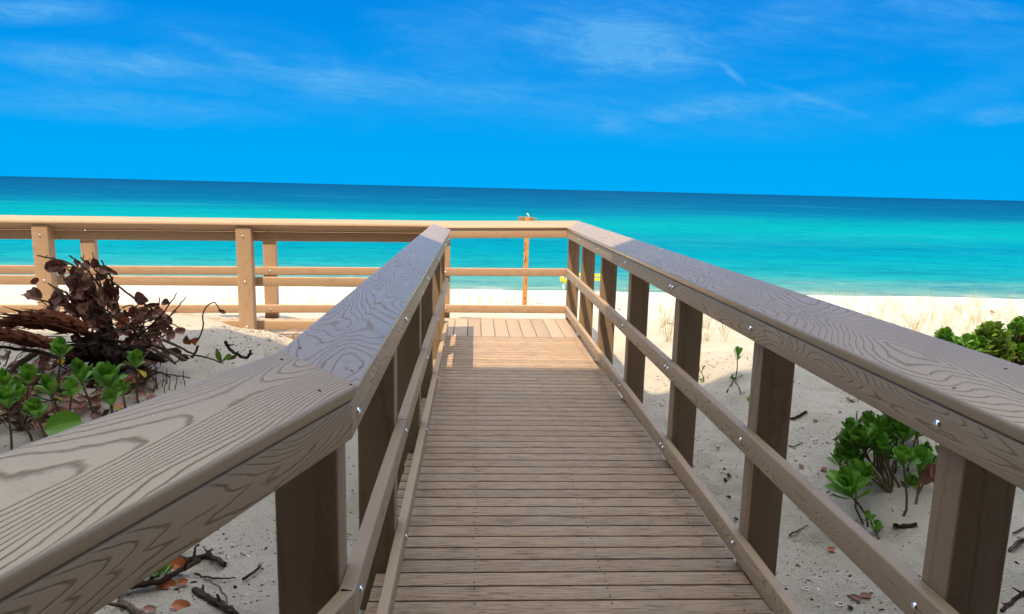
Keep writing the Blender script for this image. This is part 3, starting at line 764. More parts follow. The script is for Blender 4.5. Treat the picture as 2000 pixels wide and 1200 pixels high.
# bushes beyond the cap, at the right picture edge
def clump(n, cx, cy, rx, ry):
    out = []
    while len(out) < n:
        a, b_ = random.uniform(-1, 1), random.uniform(-1, 1)
        if a*a+b_*b_ < 1: out.append((cx+a*rx, cy+b_*ry))
    return out
BUSH = [(clump(85, 1938, 684, 36, 42)+clump(40, 1915, 702, 45, 25), 6.6, 'rounded green bush beyond the right cap, left of the tall one'),
        (clump(110, 2005, 672, 46, 42), 7.0, 'tall dark green bush at the right picture edge'),
        (clump(14, 1845, 668, 12, 14), 6.4, 'low tip of a green bush just showing over the right cap'),
        (clump(40, 1890, 684, 34, 16), 6.2, 'low green bush hugging the right cap')]
for pts, Y, lab in BUSH:
    tips = [at(a, b_, Y+random.uniform(-.35, .35)) for a, b_ in pts]
    mx = sum(tips, Vector())/len(tips)
    rt = shrub('coastal_bush', lab, tips, .085, .05, cat='bush', leafm=M_DKGREEN if 'dark' in lab else M_OLIVE if 'rounded' in lab else M_DKGREEN, n=12, yellow=.05, group='bushes beyond the right cap', base=(mx.x, mx.y, gz(mx.x, mx.y)), stemr=.008)

# sprouts in the sand to the right of the walkway
def sprout(lab, px, py, h, L, n=4, leafm=M_GREEN, lean=(0, 0, 1)):
    b_ = gpt(px, py); root = empty('sand_sprout', b_, lab, 'seedling', 'seedlings in the sand beyond the right railing')
    st, fo = MB(), MB(); tip = b_+Vector(lean).normalized()*h
    st.tube([b_-Vector((0, 0, .02)), b_+(tip-b_)*.5+Vector((.006, 0, 0)), tip], [.005, .0045, .004], 6)
    rosette(fo, tip, lean, n, L, L*.42, open_=.6)
    for k in range(2): fo.leaf(b_+(tip-b_)*.08, (random.uniform(-1, 1), random.uniform(-1, 0), .5), (0, 0, 1), L*.6, L*.3, curl=.9)
    st.build('stem', M_STEM, root); fo.build('foliage', leafm, root)
sprout('yellow green seedling at the edge of the shade beside the third right post', 1437, 738, .16, .10, 5)
sprout('small green leaf sprout low beside the third right post', 1472, 803, .03, .09, 3, lean=(-.3, 0, 1))
sprout('olive leaf on a bent stem beside the dark right post', 1376, 745, .10, .10, 3, M_OLIVE, (-.5, 0, 1))
sprout('thin twig sprout with an olive bud in the shaded sand', 1448, 768, .10, .06, 3, M_OLIVE, (-.6, .2, 1))

# ------------------------------------------------------------------ grass tufts on the sunlit sand
def tuft_mesh(n, h, spread, straw):
    mb = MB()
    for i in range(n):
        a_ = random.uniform(0, 6.283); tl = random.uniform(.1, spread)
        dr = Vector((math.cos(a_)*tl, math.sin(a_)*tl, 1)).normalized()
        p0 = Vector((random.uniform(-.03, .03), random.uniform(-.03, .03), -.02)); L = h*random.uniform(.45, 1.1)
        mb.leaf(p0, dr, (math.cos(a_+1.57), math.sin(a_+1.57), .1), L, .0045, curl=random.uniform(-.9, .9), fold=.1, shape='lance', mi=1 if random.random() < straw else 0, nu=6, nv=1)
    return mb
TUFT = []
for i in range(6):
    h = (.42, .55, .3, .48, .36, .6)[i]
    mb = tuft_mesh((9, 7, 12, 6, 10, 8)[i], h, (.5, .35, .8, .3, .6, .4)[i], (.3, .5, .25, .15, .6, .35)[i])
    o = mb.build('grass_tuft', [M_GRASS, M_STRAW], origin=(0, 0, 0), angle=0); TUFT.append(o.data); D.objects.remove(o)
GP = []
for i in range(110): GP.append((random.uniform(1600, 2010), random.uniform(592, 668)))
for i in range(44): GP.append((random.uniform(1285, 1490), random.uniform(606, 672)))
for px, py in ((885, 596), (915, 595), (935, 597), (960, 596), (990, 597), (1000, 596), (1035, 597), (1050, 596), (1092, 596), (418, 570), (515, 585), (530, 580), (605, 590), (615, 592), (560, 590), (440, 572), (1230, 612), (1215, 600)): GP.append((px, py))
for px, py in GP:
    b_ = gpt(px, py)
    if 5.6 > b_.y or b_.y > 19: continue
    left = px < 1120
    o = D.objects.new('grass_tuft', random.choice(TUFT)); COL.objects.link(o); o.location = b_
    o.rotation_euler = (0, 0, random.uniform(0, 6.28)); o.scale = (random.uniform(.6, 1.05),)*3
    if left: tag(o, 'sparse pale grass tuft on the sunlit sand beyond the far railing', 'grass', 'grass tufts beyond the far railing')
    elif px > 1520: tag(o, 'sparse straw and green grass tuft on the bright beach above the right cap', 'grass', 'grass tufts above the right cap')
    else: tag(o, 'sparse grass tuft on the sunlit sand between the right posts', 'grass', 'grass tufts between the right posts')

# ------------------------------------------------------------------ debris heap on the left
def poly(pts, Y0, Y1=None):
    Y1 = Y0 if Y1 is None else Y1; n = len(pts)
    return [at(p[0], p[1], Y0+(Y1-Y0)*i/(n-1)) for i, p in enumerate(pts)]
def smooth_path(P, k=4, jit=.0):
    out = []
    for i in range(len(P)-1):
        p0, p1, p2, p3 = P[max(i-1, 0)], P[i], P[i+1], P[min(i+2, len(P)-1)]
        for j in range(k):
            t_ = j/k
            out.append(.5*((2*p1)+(p2-p0)*t_+(2*p0-5*p1+4*p2-p3)*t_*t_+(3*p1-p0-3*p2+p3)*t_**3)+Vector((random.uniform(-jit, jit), random.uniform(-jit, jit), random.uniform(-jit, jit))))
    out.append(P[-1]); return out
def px2m(Y): return Y/F_PX
def stick(name, lab, pts, Y0, Y1, r0, r1, mat, cat='branch', group=None, leaves=(), leafmats=(M_DEAD,), wob=.08, side=0, jit=.004):
    """r in picture pixels at that distance"""
    P = smooth_path(poly(pts, Y0, Y1), 4, jit); n = len(P)
    rad = [(r0+(r1-r0)*i/(n-1))*px2m(Y0) for i in range(n)]
    root = empty(name, P[0], lab, cat, group)
    q = MB(); q.tube(P, rad, 8, wob=wob)
    for k in range(side):
        i = random.randint(1, n-2); dv = Vector((random.uniform(-1, 1), random.uniform(-.6, .6), random.uniform(-.2, 1))).normalized()
        l = random.uniform(6, 16)*px2m(Y0); q.tube([P[i], P[i]+dv*l*.6, P[i]+dv*l+Vector((0, 0, .004))], [rad[i]*.7, rad[i]*.5, rad[i]*.3], 6, wob=.1)
    q.build('stem', mat, root)
    for (lx, ly, dY, Lp, Wp, ang, mi) in leaves:
        c = at(lx, ly, Y0+dY); a_ = R_(ang)
        dr = (RIGHT*math.cos(a_)+UP*math.sin(a_)+Vector((0, random.uniform(-.5, .5), 0))).normalized()
        upv = Vector((random.uniform(-.4, .4), -1, random.uniform(-.1, .6)))
        q = MB(); L = Lp*px2m(Y0)*random.uniform(.85, 1.05)
        q.leaf(c-dr*L/2, dr, upv, L, Wp*px2m(Y0), curl=random.uniform(-1.2, 1.2), fold=random.uniform(.1, .45), shape='round', crumple=.20, nu=9, nv=7)
        q.build('leaf', leafmats[mi % len(leafmats)], root)
    return root
DM = (M_DEAD, M_DEADPINK, M_ORANGE)
YD = 4.85
stick('dead_branch', 'dead branch with a ragged brown leaf near its tip, reaching furthest up to the left', [(73, 499), (104, 506), (132, 512), (159, 531), (175, 552), (188, 571), (193, 581), (201, 613)], YD-.1, YD, 1.3, 3, M_TWIG, 'branch', 'dead branches of the heap',
      [(112, 521, 0, 42, 24, 5, 0), (122, 530, -.02, 22, 14, -60, 0), (172, 553, .05, 42, 22, -60, 0)], DM, side=3)
stick('dead_branch', 'dead branch carrying a cluster of brown leaves in the upper middle of the heap', [(135, 500), (153, 511), (177, 536), (195, 560), (207, 573), (227, 597), (233, 607)], YD, YD+.05, 1.4, 3.2, M_TWIG, 'branch', 'dead branches of the heap',
      [(157, 515, .03, 26, 18, 20, 1), (146, 540, .03, 46, 22, -75, 0), (160, 545, .02, 40, 24, -50, 0), (182, 556, .05, 38, 24, -70, 0), (197, 540, .04, 26, 22, 10, 0)], DM, side=4)
stick('dead_branch', 'long dead branch with pinkish leaves arching down to the right of the heap', [(156, 503), (173, 515), (193, 533), (213, 547), (233, 560), (262, 582), (287, 597), (307, 613), (333, 640)], YD+.05, YD-.05, 1.3, 2.4, M_DKTWIG, 'branch', 'dead branches of the heap',
      [(176, 522, 0, 36, 20, -20, 1), (187, 519, .02, 26, 16, -30, 0), (275, 583, 0, 34, 22, -60, 1), (285, 612, 0, 32, 28, -80, 0), (300, 598, .03, 30, 10, 0, 0), (309, 606, 0, 20, 16, -70, 0), (304, 645, 0, 30, 24, -75, 2), (320, 640, .03, 34, 14, -85, 0), (335, 655, 0, 40, 13, -88, 0)], DM, side=4)
stick('dead_branch', 'short upright dead twig with two curled leaves by the tall post', [(197, 509), (208, 525), (215, 539), (219, 552), (226, 590)], YD, YD+.03, 1.2, 2.2, M_DKTWIG, 'branch', 'dead branches of the heap',
      [(203, 528, 0, 24, 17, -10, 1), (216, 528, .02, 30, 10, -35, 1), (219, 566, 0, 44, 20, -80, 0), (228, 568, .02, 20, 14, -80, 0)], DM, side=2)
stick('dead_branch', 'dead branch rising from the left log with a broad folded brown leaf', [(92, 553), (120, 568), (137, 581), (156, 600), (175, 609), (198, 622)], YD-.15, YD-.05, 1.2, 2.6, M_TWIG, 'branch', 'dead branches of the heap',
      [(123, 580, 0, 44, 28, -30, 0), (112, 592, -.02, 30, 24, 60, 0), (140, 602, -.03, 26, 20, -40, 0)], DM, side=3)
stick('dead_branch', 'pale bare branch lying above the log with an oval brown leaf on the left', [(42, 576), (60, 580), (87, 588), (107, 594), (125, 597), (151, 599), (196, 628)], YD-.25, YD-.1, 1.2, 2.4, M_TWIG, 'branch', 'dead branches of the heap',
      [(66, 576, 0, 38, 26, -15, 0), (68, 550, 0, 16, 12, 60, 0)], DM, side=4)
stick('dead_branch', 'thin looping stem ending in a curled leaf, standing alone right of the heap', [(384, 668), (388, 662), (397, 638), (396, 617), (403, 600), (417, 591), (425, 598), (429, 606)], YD-.05, YD-.05, 1.6, 1.0, M_DKTWIG, 'branch', None,
      [(435, 610, 0, 18, 7, -25, 0), (381, 668, 0, 20, 16, 60, 2)], DM, jit=.001)
stick('dead_branch', 'curved bare stem bending over the middle of the heap', [(222, 646), (258, 632), (283, 624), (317, 624), (338, 633), (352, 642)], YD-.2, YD-.15, 1.8, 1.1, M_TWIG, 'branch', 'dead branches of the heap', [(240, 630, 0, 26, 16, 20, 2), (262, 607, .02, 20, 16, 80, 0)], DM)
stick('dead_branch', 'arched brown stem springing from the top of the stump', [(238, 602), (255, 596), (268, 605), (278, 627), (282, 642), (292, 668)], YD-.1, YD-.1, 1.4, 1.2, M_TWIG, 'branch', 'dead branches of the heap', [(244, 612, 0, 18, 15, -50, 0), (228, 615, 0, 30, 20, -50, 1)], DM)
stick('dead_branch', 'dark straight stem leaning right behind the pinkish leaf', [(263, 622), (275, 642), (290, 662), (300, 675)], YD-.1, YD-.1, 1.5, 2.0, M_DKTWIG, 'branch', 'dead branches of the heap', [(283, 684, -.1, 34, 26, 35, 1), (262, 690, -.05, 24, 14, 20, 1), (195, 602, 0, 26, 20, -70, 0), (203, 590, 0, 34, 22, -75, 0)], DM)
stick('dead_branch', 'thick pale stick lying on the sand to the right of the heap', [(296, 680), (327, 698), (343, 711)], YD-.35, YD-.3, 3.6, 2.4, M_TWIG, 'stick', 'sticks on the right of the heap', side=1)
stick('dead_branch', 'longest pale stick lying under the brown leaves, pointing right', [(298, 672), (330, 686), (350, 697), (364, 704)], YD-.3, YD-.25, 4.2, 2.6, M_TWIG, 'stick', 'sticks on the right of the heap', side=1)
stick('dead_branch', 'reddish stick running down right below the hanging leaves', [(318, 664), (350, 679), (376, 691)], YD-.2, YD-.15, 2.8, 2.0, M_TWIG, 'stick', 'sticks on the right of the heap', [(365, 662, 0, 24, 11, 80, 0), (372, 668, 0, 16, 9, 30, 2), (345, 685, -.05, 26, 14, -20, 0)], DM)
stick('dead_branch', 'thin dark twig curving over the sand towards the foreground cap', [(380, 693), (408, 700), (422, 704), (436, 710)], YD-.3, YD-.45, 1.7, 1.1, M_DKTWIG, 'stick', 'sticks on the right of the heap', side=1)
stick('dead_branch', 'short black stick propped against the red leaf', [(387, 676), (382, 688), (374, 699)], YD-.1, YD-.15, 2.3, 2.8, M_DKTWIG, 'stick', 'sticks on the right of the heap')
stick('dead_branch', 'gnarled dark root sticking up behind the foreground cap', [(441, 666), (449, 683), (463, 692), (475, 699), (485, 695), (489, 685)], 4.5, 4.5, 3.0, 2.6, M_DKTWIG, 'root', None, [(462, 697, 0, 18, 9, 10, 0), (452, 700, 0, 18, 8, 20, 0)], DM, wob=.25, side=4)
stick('dead_branch', 'forked thin twig lying on the sand below the small green shrub', [(286, 722), (307, 728), (337, 732), (372, 739)], 4.15, 4.1, 1.7, 1.0, M_DKTWIG, 'stick', None, side=2)
for px, py in ((318, 742), (305, 748), (321, 755), (300, 752), (330, 750), (342, 748), (361, 740), (325, 737)):
    stick('upright_stub', 'thin dark stub standing upright in the sand behind the foreground cap', [(px, py+14), (px+random.uniform(-2, 5), py-random.uniform(8, 18))], 3.95, 3.95, 1.0, .6, M_DKTWIG, 'twig', 'upright stubs behind the foreground cap')
# little olive sprout by the root
p0 = at(432, 708, 4.45); rt = empty('sand_sprout', (p0.x, p0.y, gz(p0.x, p0.y)), 'olive yellow leaf sprout beside the gnarled root', 'seedling')
q = MB(); q.leaf(p0, (-.35, 0, 1), (0, -1, .2), .095, .035, curl=.4, shape='lance'); q.build('leaf', M_OLIVE, rt)
q = MB(); q.leaf(p0, (.8, 0, .7), (0, -1, .4), .08, .03, curl=.3, shape='obovate'); q.build('leaf', M_GREEN, rt)

def ragged_log(lab, pts, Y0, Y1, radii, mat, name='rotten_log', cat='log', splinters=10, wob=.22):
    P = smooth_path(poly(pts, Y0, Y1), 6, .006); n = len(P)
    rad = [float(np.interp(i/(n-1), np.linspace(0, 1, len(radii)), radii))*px2m(Y0)*1.12 for i in range(n)]
    root = empty(name, P[n//2], lab, cat)
    q = MB(); q.tube(P, rad, 16, wob=wob, twist=.04)
    q.build('trunk', mat, root)
    q = MB(); ax = (P[-1]-P[0]).normalized()
    for k in range(splinters):
        i = random.randint(0, n-1); an = random.uniform(0, 6.28)
        sd = Vector((0, math.cos(an), math.sin(an))); c = P[i]+sd*rad[i]*.85
        l = random.uniform(.05, .16); d_ = (ax*random.choice((-1, -1, 1))+sd*random.uniform(.05, .35)).normalized()
        q.tube([c, c+d_*l*.5, c+d_*l], [rad[i]*random.uniform(.07, .2), rad[i]*.09, .001], 5, wob=.3)
    q.build('splinter', mat, root)
ragged_log('thick reddish rotten log with a splintered top, upper of the two on the left', [(-14, 636), (20, 630), (60, 624), (100, 626), (140, 634), (172, 646)], YD-.35, YD-.2, [3, 9, 15, 17, 14, 8], M_LOG, splinters=90)
ragged_log('long reddish rotten log lying below the splintered one at the left edge', [(-25, 650), (20, 655), (60, 664), (100, 672), (135, 684)], YD-.5, YD-.4, [10, 11, 12, 9, 5], M_LOG, splinters=60)
ragged_log('black rotten stump standing in the middle of the debris heap', [(206, 748), (204, 715), (205, 680), (208, 645), (210, 613)], YD-.25, YD-.1, [26, 22, 16, 11, 6], M_STUMP, 'rotten_stump', 'stump', splinters=40, wob=.3)
ragged_log('black mass of rotten roots left of the stump', [(130, 700), (155, 690), (185, 675), (210, 672)], YD-.3, YD-.15, [8, 16, 24, 20], M_STUMP, 'root_mass', 'roots', splinters=46, wob=.34)
ragged_log('low dark rotten wood under the sticks right of the stump', [(215, 700), (245, 690), (280, 690), (320, 704)], YD-.25, YD-.2, [16, 14, 9, 4], M_STUMP, 'root_mass', 'roots', splinters=26, wob=.3)
stick('dead_branch', 'smooth bare branch slanting up behind the left green shrubs', [(8, 736), (30, 718), (50, 702), (72, 688)], 4.35, 4.45, 5.5, 6.0, M_TWIG, 'branch', None, wob=.06)
stick('dead_branch', 'dark straight branch crossing under the lower log', [(-10, 677), (30, 682), (80, 688), (115, 700)], YD-.5, YD-.45, 3, 4, M_DKTWIG, 'branch', None, side=3)
# many more thin branches with small broken leaves, springing from the stump
for i in range(26):
    x0, y0 = random.uniform(175, 300), random.uniform(640, 690)
    a_ = R_(random.choice((random.uniform(95, 160), random.uniform(20, 85), random.uniform(-25, 25)))); l = random.uniform(55, 120)
    dx, dy = math.cos(a_)*l, -math.sin(a_)*l; k1 = random.uniform(-14, 14)
    pts = [(x0, y0), (x0+dx*.35+k1, y0+dy*.38), (x0+dx*.7+k1*.6, y0+dy*.72), (x0+dx, y0+dy)]
    lv = [(x0+dx*f+random.uniform(-9, 9), y0+dy*f+random.uniform(-4, 10), random.uniform(-.03, .03), random.uniform(14, 28), random.uniform(9, 18), random.uniform(-110, 60), random.choice((0, 0, 0, 1, 1))) for f in (random.uniform(.35, 1) for _ in range(random.randint(1, 4)))]
    yy = YD+random.uniform(-.25, .2)
    stick('dead_branch', 'one of the many thin tangled dead branches springing from the black stump', pts, yy, yy+random.uniform(-.15, .15), random.uniform(1.6, 2.4), .9, random.choice((M_TWIG, M_DKTWIG)), 'branch', 'tangle of thin branches round the stump', lv, DM, side=3)
for i in range(20):
    x0, y0 = random.uniform(150, 240), random.uniform(600, 650)
    a_ = R_(random.uniform(95, 165)); l = random.uniform(60, 120); dx, dy = math.cos(a_)*l, -math.sin(a_)*l; k1 = random.uniform(-10, 10)
    pts = [(x0, y0), (x0+dx*.4+k1, y0+dy*.3), (x0+dx*.75+k1, y0+dy*.7), (x0+dx, y0+dy)]
    lv = [(x0+dx*f+random.uniform(-8, 8), y0+dy*f+random.uniform(0, 14), random.uniform(-.03, .03), random.uniform(20, 36), random.uniform(13, 22), random.uniform(-120, -20), random.choice((0, 0, 1))) for f in (random.uniform(.3, .9) for _ in range(random.randint(1, 3)))]
    yy = YD+random.uniform(-.15, .15)
    stick('dead_branch', 'one of the leafy dead twigs fanning up to the left above the rotten logs', pts, yy, yy, random.uniform(1.5, 2.2), .8, random.choice((M_TWIG, M_TWIG, M_DKTWIG)), 'branch', 'leafy twigs fanning up above the logs', lv, DM, side=2)
# fine litter of twigs and dead leaves over the heap's foot
for i in range(210):
    px, py = random.uniform(-5, 320), random.uniform(675, 850)
    if py > 850-.36*px*.9+10: continue
    b_ = gpt(px, py)
    if b_.y < 2.5: continue
    a_ = random.uniform(0, 3.14); l = random.uniform(.05, .22)
    d_ = Vector((math.cos(a_), math.sin(a_)*.8, 0))
    q = MB(); P = [b_-d_*l/2+Vector((0, 0, .01)), b_+Vector((random.uniform(-.02, .02), 0, random.uniform(.01, .07))), b_+d_*l/2+Vector((0, 0, random.uniform(.0, .12)))]
    P = smooth_path(P, 3, .003); q.tube(P, [random.uniform(.002, .005)]*len(P), 6, wob=.15)
    o = q.build('twig', random.choice((M_TWIG, M_DKTWIG, M_DKTWIG)), origin=b_)
    tag(o, 'thin bare twig in the litter at the foot of the debris heap', 'twig', 'twigs in the litter of the debris heap')
for i in range(170):
    px, py = random.uniform(-5, 310), random.uniform(680, 850)
    b_ = gpt(px, py)
    if b_.y < 2.6: continue
    q = MB(); a_ = random.uniform(0, 6.28); L = random.uniform(.06, .12)
    q.leaf(b_+Vector((0, 0, random.uniform(.01, .06))), (math.cos(a_), math.sin(a_), random.uniform(-.2, .5)), (random.uniform(-.5, .5), -.4, 1), L, L*random.uniform(.5, .8), curl=random.uniform(-1.4, 1.4), fold=random.uniform(.1, .5), shape='round', crumple=.2, nu=7, nv=5)
    o = q.build('dead_leaf', random.choice((M_DEAD, M_DEAD, M_DEADPINK)), origin=b_)
    tag(o, 'curled brown dead leaf in the litter at the foot of the debris heap', 'dead leaf', 'dead leaves in the litter of the debris heap')

# ------------------------------------------------------------------ bits under the foreground railing, lower left
YF = 2.75
def gstick(lab, pts, r0, r1, mat, lift=.012, side=2, wob=.15, name='driftwood_stick', group=None, cat='stick'):
    P = [gpt(*p, lift) for p in pts]; P = smooth_path(P, 4, .004); n = len(P)
    root = empty(name, P[0], lab, cat, group); Ym = P[0].y
    rad = [(r0+(r1-r0)*i/(n-1))*px2m(Ym) for i in range(n)]
    q = MB(); q.tube(P, rad, 9, wob=wob)
    for k in range(side):
        i = random.randint(1, n-2); dv = Vector((random.uniform(-1, 1), random.uniform(-1, 1), random.uniform(.1, .8))).normalized()
        l = rad[i]*random.uniform(2.5, 6); q.tube([P[i], P[i]+dv*l*.6, P[i]+dv*l], [rad[i]*.7, rad[i]*.5, rad[i]*.25], 6, wob=.1)
    q.build('stem', mat, root)
gstick('dark knotted stick, upper one under the foreground railing', [(330, 1085), (360, 1100), (385, 1095), (410, 1095), (440, 1108)], 6, 5, M_DKTWIG, side=5, wob=.3)
gstick('long smooth brown stick lying diagonally under the foreground railing', [(224, 1170), (260, 1160), (310, 1150), (350, 1130), (390, 1110)], 6, 5.5, M_DKTWIG, .03, side=3, wob=.1)
gstick('grey weathered stick at the bottom edge under the foreground railing', [(232, 1182), (262, 1200), (285, 1215)], 8, 7, M_TWIG, side=1)
gstick('charred stick running off the bottom edge left of the foreground post', [(380, 1158), (410, 1178), (440, 1195), (455, 1205)], 7, 8, M_DKTWIG, side=4, wob=.3)
gstick('pointed brown twig on the bare sand beside the foreground post', [(475, 1141), (492, 1128), (510, 1111)], 3.5, 2, M_DKTWIG, side=1)
gstick('thin looping vine on the sand beside the charred stick', [(385, 1128), (410, 1142), (432, 1158), (442, 1180), (443, 1205)], 1.3, 1.2, M_TWIG, side=1)
gstick('thin short twig lying flat right of the orange leaf', [(380, 1128), (400, 1132), (430, 1136), (460, 1137)], 2.2, 1.2, M_DKTWIG, side=0)
def dleaf(lab, px, py, L, Wd, ang, mat, lift=.02, group=None, curl=None, shape='round'):
    b_ = gpt(px, py, lift); q = MB(); a_ = R_(ang)
    d_ = Vector((math.cos(a_), math.sin(a_), .1))
    q.leaf(b_-d_*L/2, d_, (random.uniform(-.2, .2), -.45, 1), L, Wd, curl=random.uniform(.3, 1) if curl is None else curl, fold=random.uniform(.1, .3), shape=shape, crumple=.1, nu=9, nv=6)
    o = q.build('dead_leaf', mat, origin=b_); tag(o, lab, 'dead leaf', group)
dleaf('orange dead leaf propped over the smooth stick under the foreground railing', 345, 1118, .095, .06, -15, M_ORANGE, .035)
dleaf('small orange leaf lying beyond the smooth stick, right of the big orange one', 357, 1146, .04, .035, 30, M_ORANGE, .015)
dleaf('fan shaped orange leaf lying flat at the bottom edge', 352, 1190, .075, .05, -10, M_ORANGE, .015)
dleaf('dark orange leaf half under the smooth stick', 325, 1148, .08, .05, 10, M_ORANGE, .012)
dleaf('red brown leaf at the very bottom under the foreground railing', 292, 1198, .05, .03, 0, M_DEADPINK, .02)
pb = gpt(285, 1140); shrub('rosette_shrub', 'low green shrub spreading under the foreground railing', [pb+Vector((-.02, .06, .07)), pb+Vector((.05, .02, .03)), pb+Vector((-.1, 0, .06))], .085, .036, n=13, leafm=M_GREEN, base=pb)

# ------------------------------------------------------------------ litter beyond the right railing
for lab, pts, r0, r1, mat, sd in [
    ('black bark strip on the sand between the second and third right posts', [(1545, 823), (1560, 817), (1576, 810)], 2.6, 2.2, M_DKTWIG, 0),
    ('long dark branch on the slope behind the right shrub', [(1632, 862), (1655, 843), (1680, 825), (1702, 808)], 2.2, 3.6, M_DKTWIG, 1),
    ('thin dark twig standing up behind the right shrub', [(1676, 842), (1672, 815), (1676, 780)], 1.3, .8, M_DKTWIG, 0),
    ('thin curved twig left of the right shrub', [(1540, 875), (1552, 877), (1568, 868)], 1.3, 1.0, M_DKTWIG, 1),
    ('slender brown twig lying right of the second right post', [(1540, 1050), (1560, 1042), (1577, 1031)], 2.2, 1.2, M_TWIG, 1),
    ('dark stick lying at the foot of the leggy shrub', [(1742, 1032), (1765, 1034), (1790, 1030)], 4, 3.5, M_DKTWIG, 2),
    ('reddish dead branch at the right picture edge beyond the nearest post', [(1970, 1080), (1990, 1066), (2012, 1052)], 3.5, 3.5, M_TWIG, 1),
    ('thin red twig higher up at the right picture edge', [(1976, 1050), (1990, 1042), (2010, 1034)], 1.8, 1.8, M_TWIG, 1),
    ('dark broken branch at the lower right corner', [(1955, 1198), (1980, 1180), (2010, 1160)], 4, 4.5, M_DKTWIG, 2),
    ('dark stem trailing from the sand below the yellow green seedling', [(1420, 768), (1428, 755), (1436, 742)], 1.5, 1.2, M_DKTWIG, 1)]:
    gstick(lab, pts, r0, r1, mat, .01, sd)
for px, py, L, mat in ((1418, 940, .05, M_STUMP), (1424, 932, .05, M_STUMP), (1403, 877, .03, M_STUMP), (1424, 974, .035, M_STUMP), (1670, 1175, .05, M_DEAD), (1690, 1170, .05, M_DEAD), (1626, 1077, .05, M_ORANGE), (1592, 823, .05, M_DEAD),
                       (1609, 920, .04, M_DEAD), (1565, 912, .05, M_DEAD), (1640, 808, .035, M_DEAD), (1395, 718, .05, M_ORANGE), (1210, 606, .1, M_ORANGE), (1310, 632, .12, M_DEADPINK), (1662, 785, .07, M_DEADPINK), (1437, 1018, .03, M_STUMP), (1660, 1190, .04, M_STUMP),
                       (1936, 616, .12, M_ORANGE), (1939, 610, .14, M_ORANGE), (1930, 634, .10, M_DEADPINK), (1990, 631, .12, M_DEADPINK), (1968, 630, .1, M_DEADPINK), (1385, 690, .05, M_ORANGE)):
    dleaf('small dead leaf lying on the sand beyond the right railing', px, py, L, L*.55, random.uniform(0, 360), mat, .008, 'dead leaves beyond the right railing')
dl = at(1813, 928, 3.3)
q = MB()
for k in range(4): q.leaf(dl+Vector((random.uniform(-.01, .01), 0, .06)), (random.uniform(-.35, .35), random.uniform(-.3, .3), -1), (0, -1, .2), .115, .055, curl=random.uniform(-.5, .5), fold=.3, shape='round', crumple=.2, nu=9, nv=6)
tag(q.build('dead_leaf', M_DEADPINK, origin=dl), 'crumpled salmon dead leaf hanging in the shrub beside the nearest right post', 'dead leaf')
sh = at(1667, 916, 3.55); q = MB()
for sgn in (1, -1): q.dome(sh, (0, -1*sgn, .3*sgn), .018, .012, 12, 4)
tag(q.build('shell', M_SHELL, origin=sh), 'white shell under the dense right shrub', 'shell')
for px, py, lab in ((1574, 1153, 'broken white shell ring on the sand by the middle rail'), (1640, 1185, 'small white shell chip near the bottom edge')):
    b_ = gpt(px, py, .006); q = MB()
    q.tube([b_+Vector((.016*math.cos(a_), .013*math.sin(a_), 0)) for a_ in np.linspace(.4, 5.4, 12)], [.0028]*12, 6)
    tag(q.build('shell', M_SHELL, origin=b_), lab, 'shell')

# chips, crumbs and shell bits scattered through the shaded sand: too many to count
q = MB()
def chip(b_, r, mi):
    b0 = len(q.v); a0 = random.uniform(0, 6.28); el = random.uniform(1, 2.6)
    ca, sa = math.cos(a0), math.sin(a0); k = 5
    for i in range(k):
        an = i*2*math.pi/k; x, y = math.cos(an)*r*el*random.uniform(.6, 1.2), math.sin(an)*r*random.uniform(.6, 1.2)
        q.v.append((b_[0]+x*ca-y*sa, b_[1]+x*sa+y*ca, b_[2]))
    q.v.append((b_[0], b_[1], b_[2]+r*.7))
    for i in range(k): q.quad_uv((b0+i, b0+(i+1) % k, b0+k), [(0, 0)]*3, mi, False)
N = 17000
X = np.concatenate([np.random.default_rng(5).uniform(1.15, 4.6, N), np.random.default_rng(6).uniform(-3.6, -.4, N)])
Y = np.concatenate([np.random.default_rng(7).uniform(1.9, 6.6, N), np.random.default_rng(8).uniform(1.9, 6.2, N)])
cl = vnoise(X*1.7, Y*1.7)+vnoise(X*4.5+7, Y*4.5); keep = (cl > -.02) | (np.random.default_rng(9).random(2*N) < .22)
X, Y = X[keep], Y[keep]; Z = ground(X, Y)
for x, y, z in zip(X, Y, Z):
    u_ = random.random()
    chip((x, y, z+.0008), random.choice((.0016, .0022, .0022, .003, .0045)) if u_ < .9 else random.uniform(.004, .009), 2 if random.random() < .07 else (1 if random.random() < .4 else 0))
lit = q.build('sand_litter', [M_STUMP, M_DEAD, M_SHELL], origin=(0, 3, 0), angle=0)
tag(lit, 'dark bark crumbs and shell bits strewn over the shaded sand', 'litter', kind='stuff')

# ------------------------------------------------------------------ beach furniture far off
pb = gpt(1024, 600); YP = pb.y
M_PINE = wood('orange pine post', (.46, .22, .065, 1), (.16, .07, .025, 1), .7, freq=5, along=2.5, across=14, edge=20, rough=.6, bmp=.2)
M_BOARD = plain('weathered grey board', (.2, .165, .14), .8, .2, 25)
zt = at(1028, 424, YP).z
rt = empty('sign_post', (pb.x, pb.y, pb.z), 'orange pine post with a small grey sign board, standing beyond the far railing', 'sign post')
q = MB(); q.board((pb.x, pb.y, pb.z-.4), (pb.x+.012, pb.y, zt), (1, 0, 0), .088, .088, r=.006, seg=2); q.build('post', M_PINE, rt)
sc = at(1029, 436, YP+.06); hw = 18*px2m(YP)
q = MB(); q.board((sc.x-hw, sc.y, sc.z+.016), (sc.x+hw, sc.y, sc.z-.004), (0, .0, 1), .22, .02, r=.003, seg=1); q.build('sign_board', M_BOARD, rt)
q = MB()
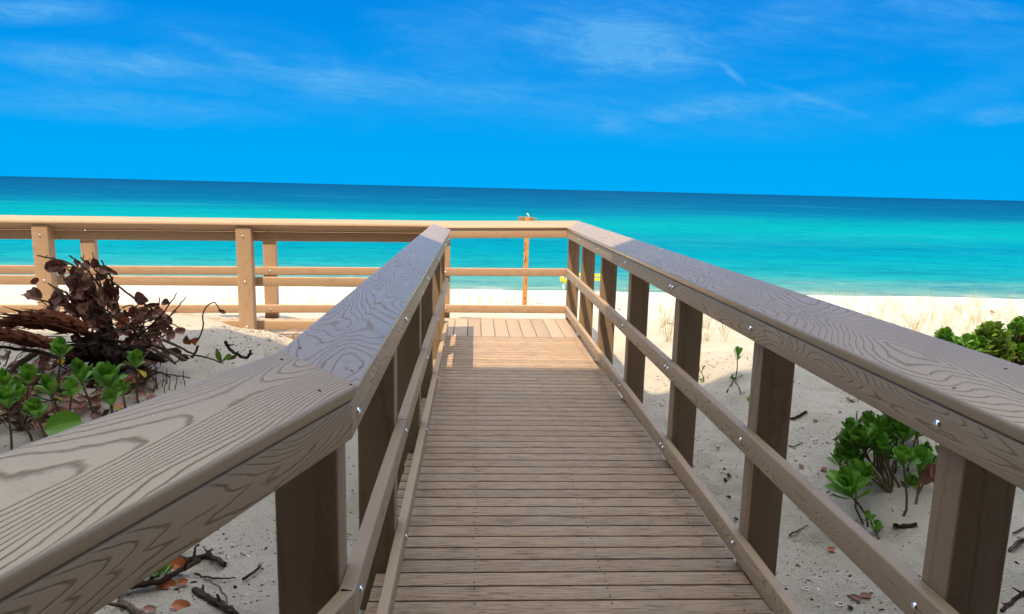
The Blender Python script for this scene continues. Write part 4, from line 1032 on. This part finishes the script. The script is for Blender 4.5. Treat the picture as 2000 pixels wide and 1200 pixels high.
for px, py, a_, b_ in ((1025.5, 477, .010, .012), (1026, 481, .012, .006), (1026.3, 485, .006, .012), (1024.5, 489.5, .014, .006), (1023.8, 488.5, .005, .014), (1026.8, 505, .006, .05), (1025, 512, .006, .04), (1027.6, 550, .006, .06), (1025, 583, .01, .02)):
    c = at(px, py, YP-.0445); q.box((c.x-a_, c.y-.0015, c.z-b_), (c.x+a_, c.y+.0005, c.z+b_))
q.build('stain', M_HOLE, rt)
tp = at(1031, 421, YP); q = MB(); q.tube([(tp.x-.02, tp.y, tp.z+.035), (tp.x, tp.y, tp.z+.02), (tp.x+.02, tp.y, tp.z-.02)], [.009, .012, .009], 6); q.build('tie', M_SHELL, rt)

M_YEL = plain('bright yellow plastic', (.62, .52, .02), .5, .05, 5)
M_WHITEP = plain('white plastic pipe', (.8, .8, .78), .4, .05, 5)
bb = gpt(1100, 567.5); YB = bb.y
rt = empty('beach_barrier', (bb.x+.6, bb.y, bb.z), 'low yellow barrier with white legs at the edge of the water behind the right posts', 'barrier')
x1 = at(1176, 540, YB).x; x0 = at(1093, 540, YB).x
for nm, pa, pz in (('rail', (1104, 535.5), (1176, 538.5)), ('rail', (1104, 547), (1176, 546))):
    A_, B_ = at(*pa, YB), at(*pz, YB); q = MB(); q.board(A_, B_, (0, 0, 1), .085, .03, r=.005, seg=1); q.build(nm, M_YEL, rt)
for (pa, pz) in (((1098.5, 541), (1101, 568)), ((1174, 534), (1176, 569))):
    A_, B_ = at(*pa, YB+.04), at(*pz, YB+.04); B_.z = gz(B_.x, B_.y)-.03
    q = MB(); q.tube([A_, (A_+B_)/2+Vector((.01, 0, 0)), B_], [.028, .028, .028], 10); lg_ = q.build('leg', M_WHITEP, rt)
c = at(1097.5, 545.5, YB); q = MB(); q.board(c+Vector((-.065, 0, 0)), c+Vector((.065, 0, 0)), (0, 0, 1), .14, .06, r=.01, seg=2); q.build('end_block', M_YEL, rt)
c = at(1102, 551, YB); q = MB(); q.board(c+Vector((-.05, .03, 0)), c+Vector((.05, .03, 0)), (0, 0, 1), .12, .05, r=.01, seg=2); q.build('end_block', M_YEL, rt)
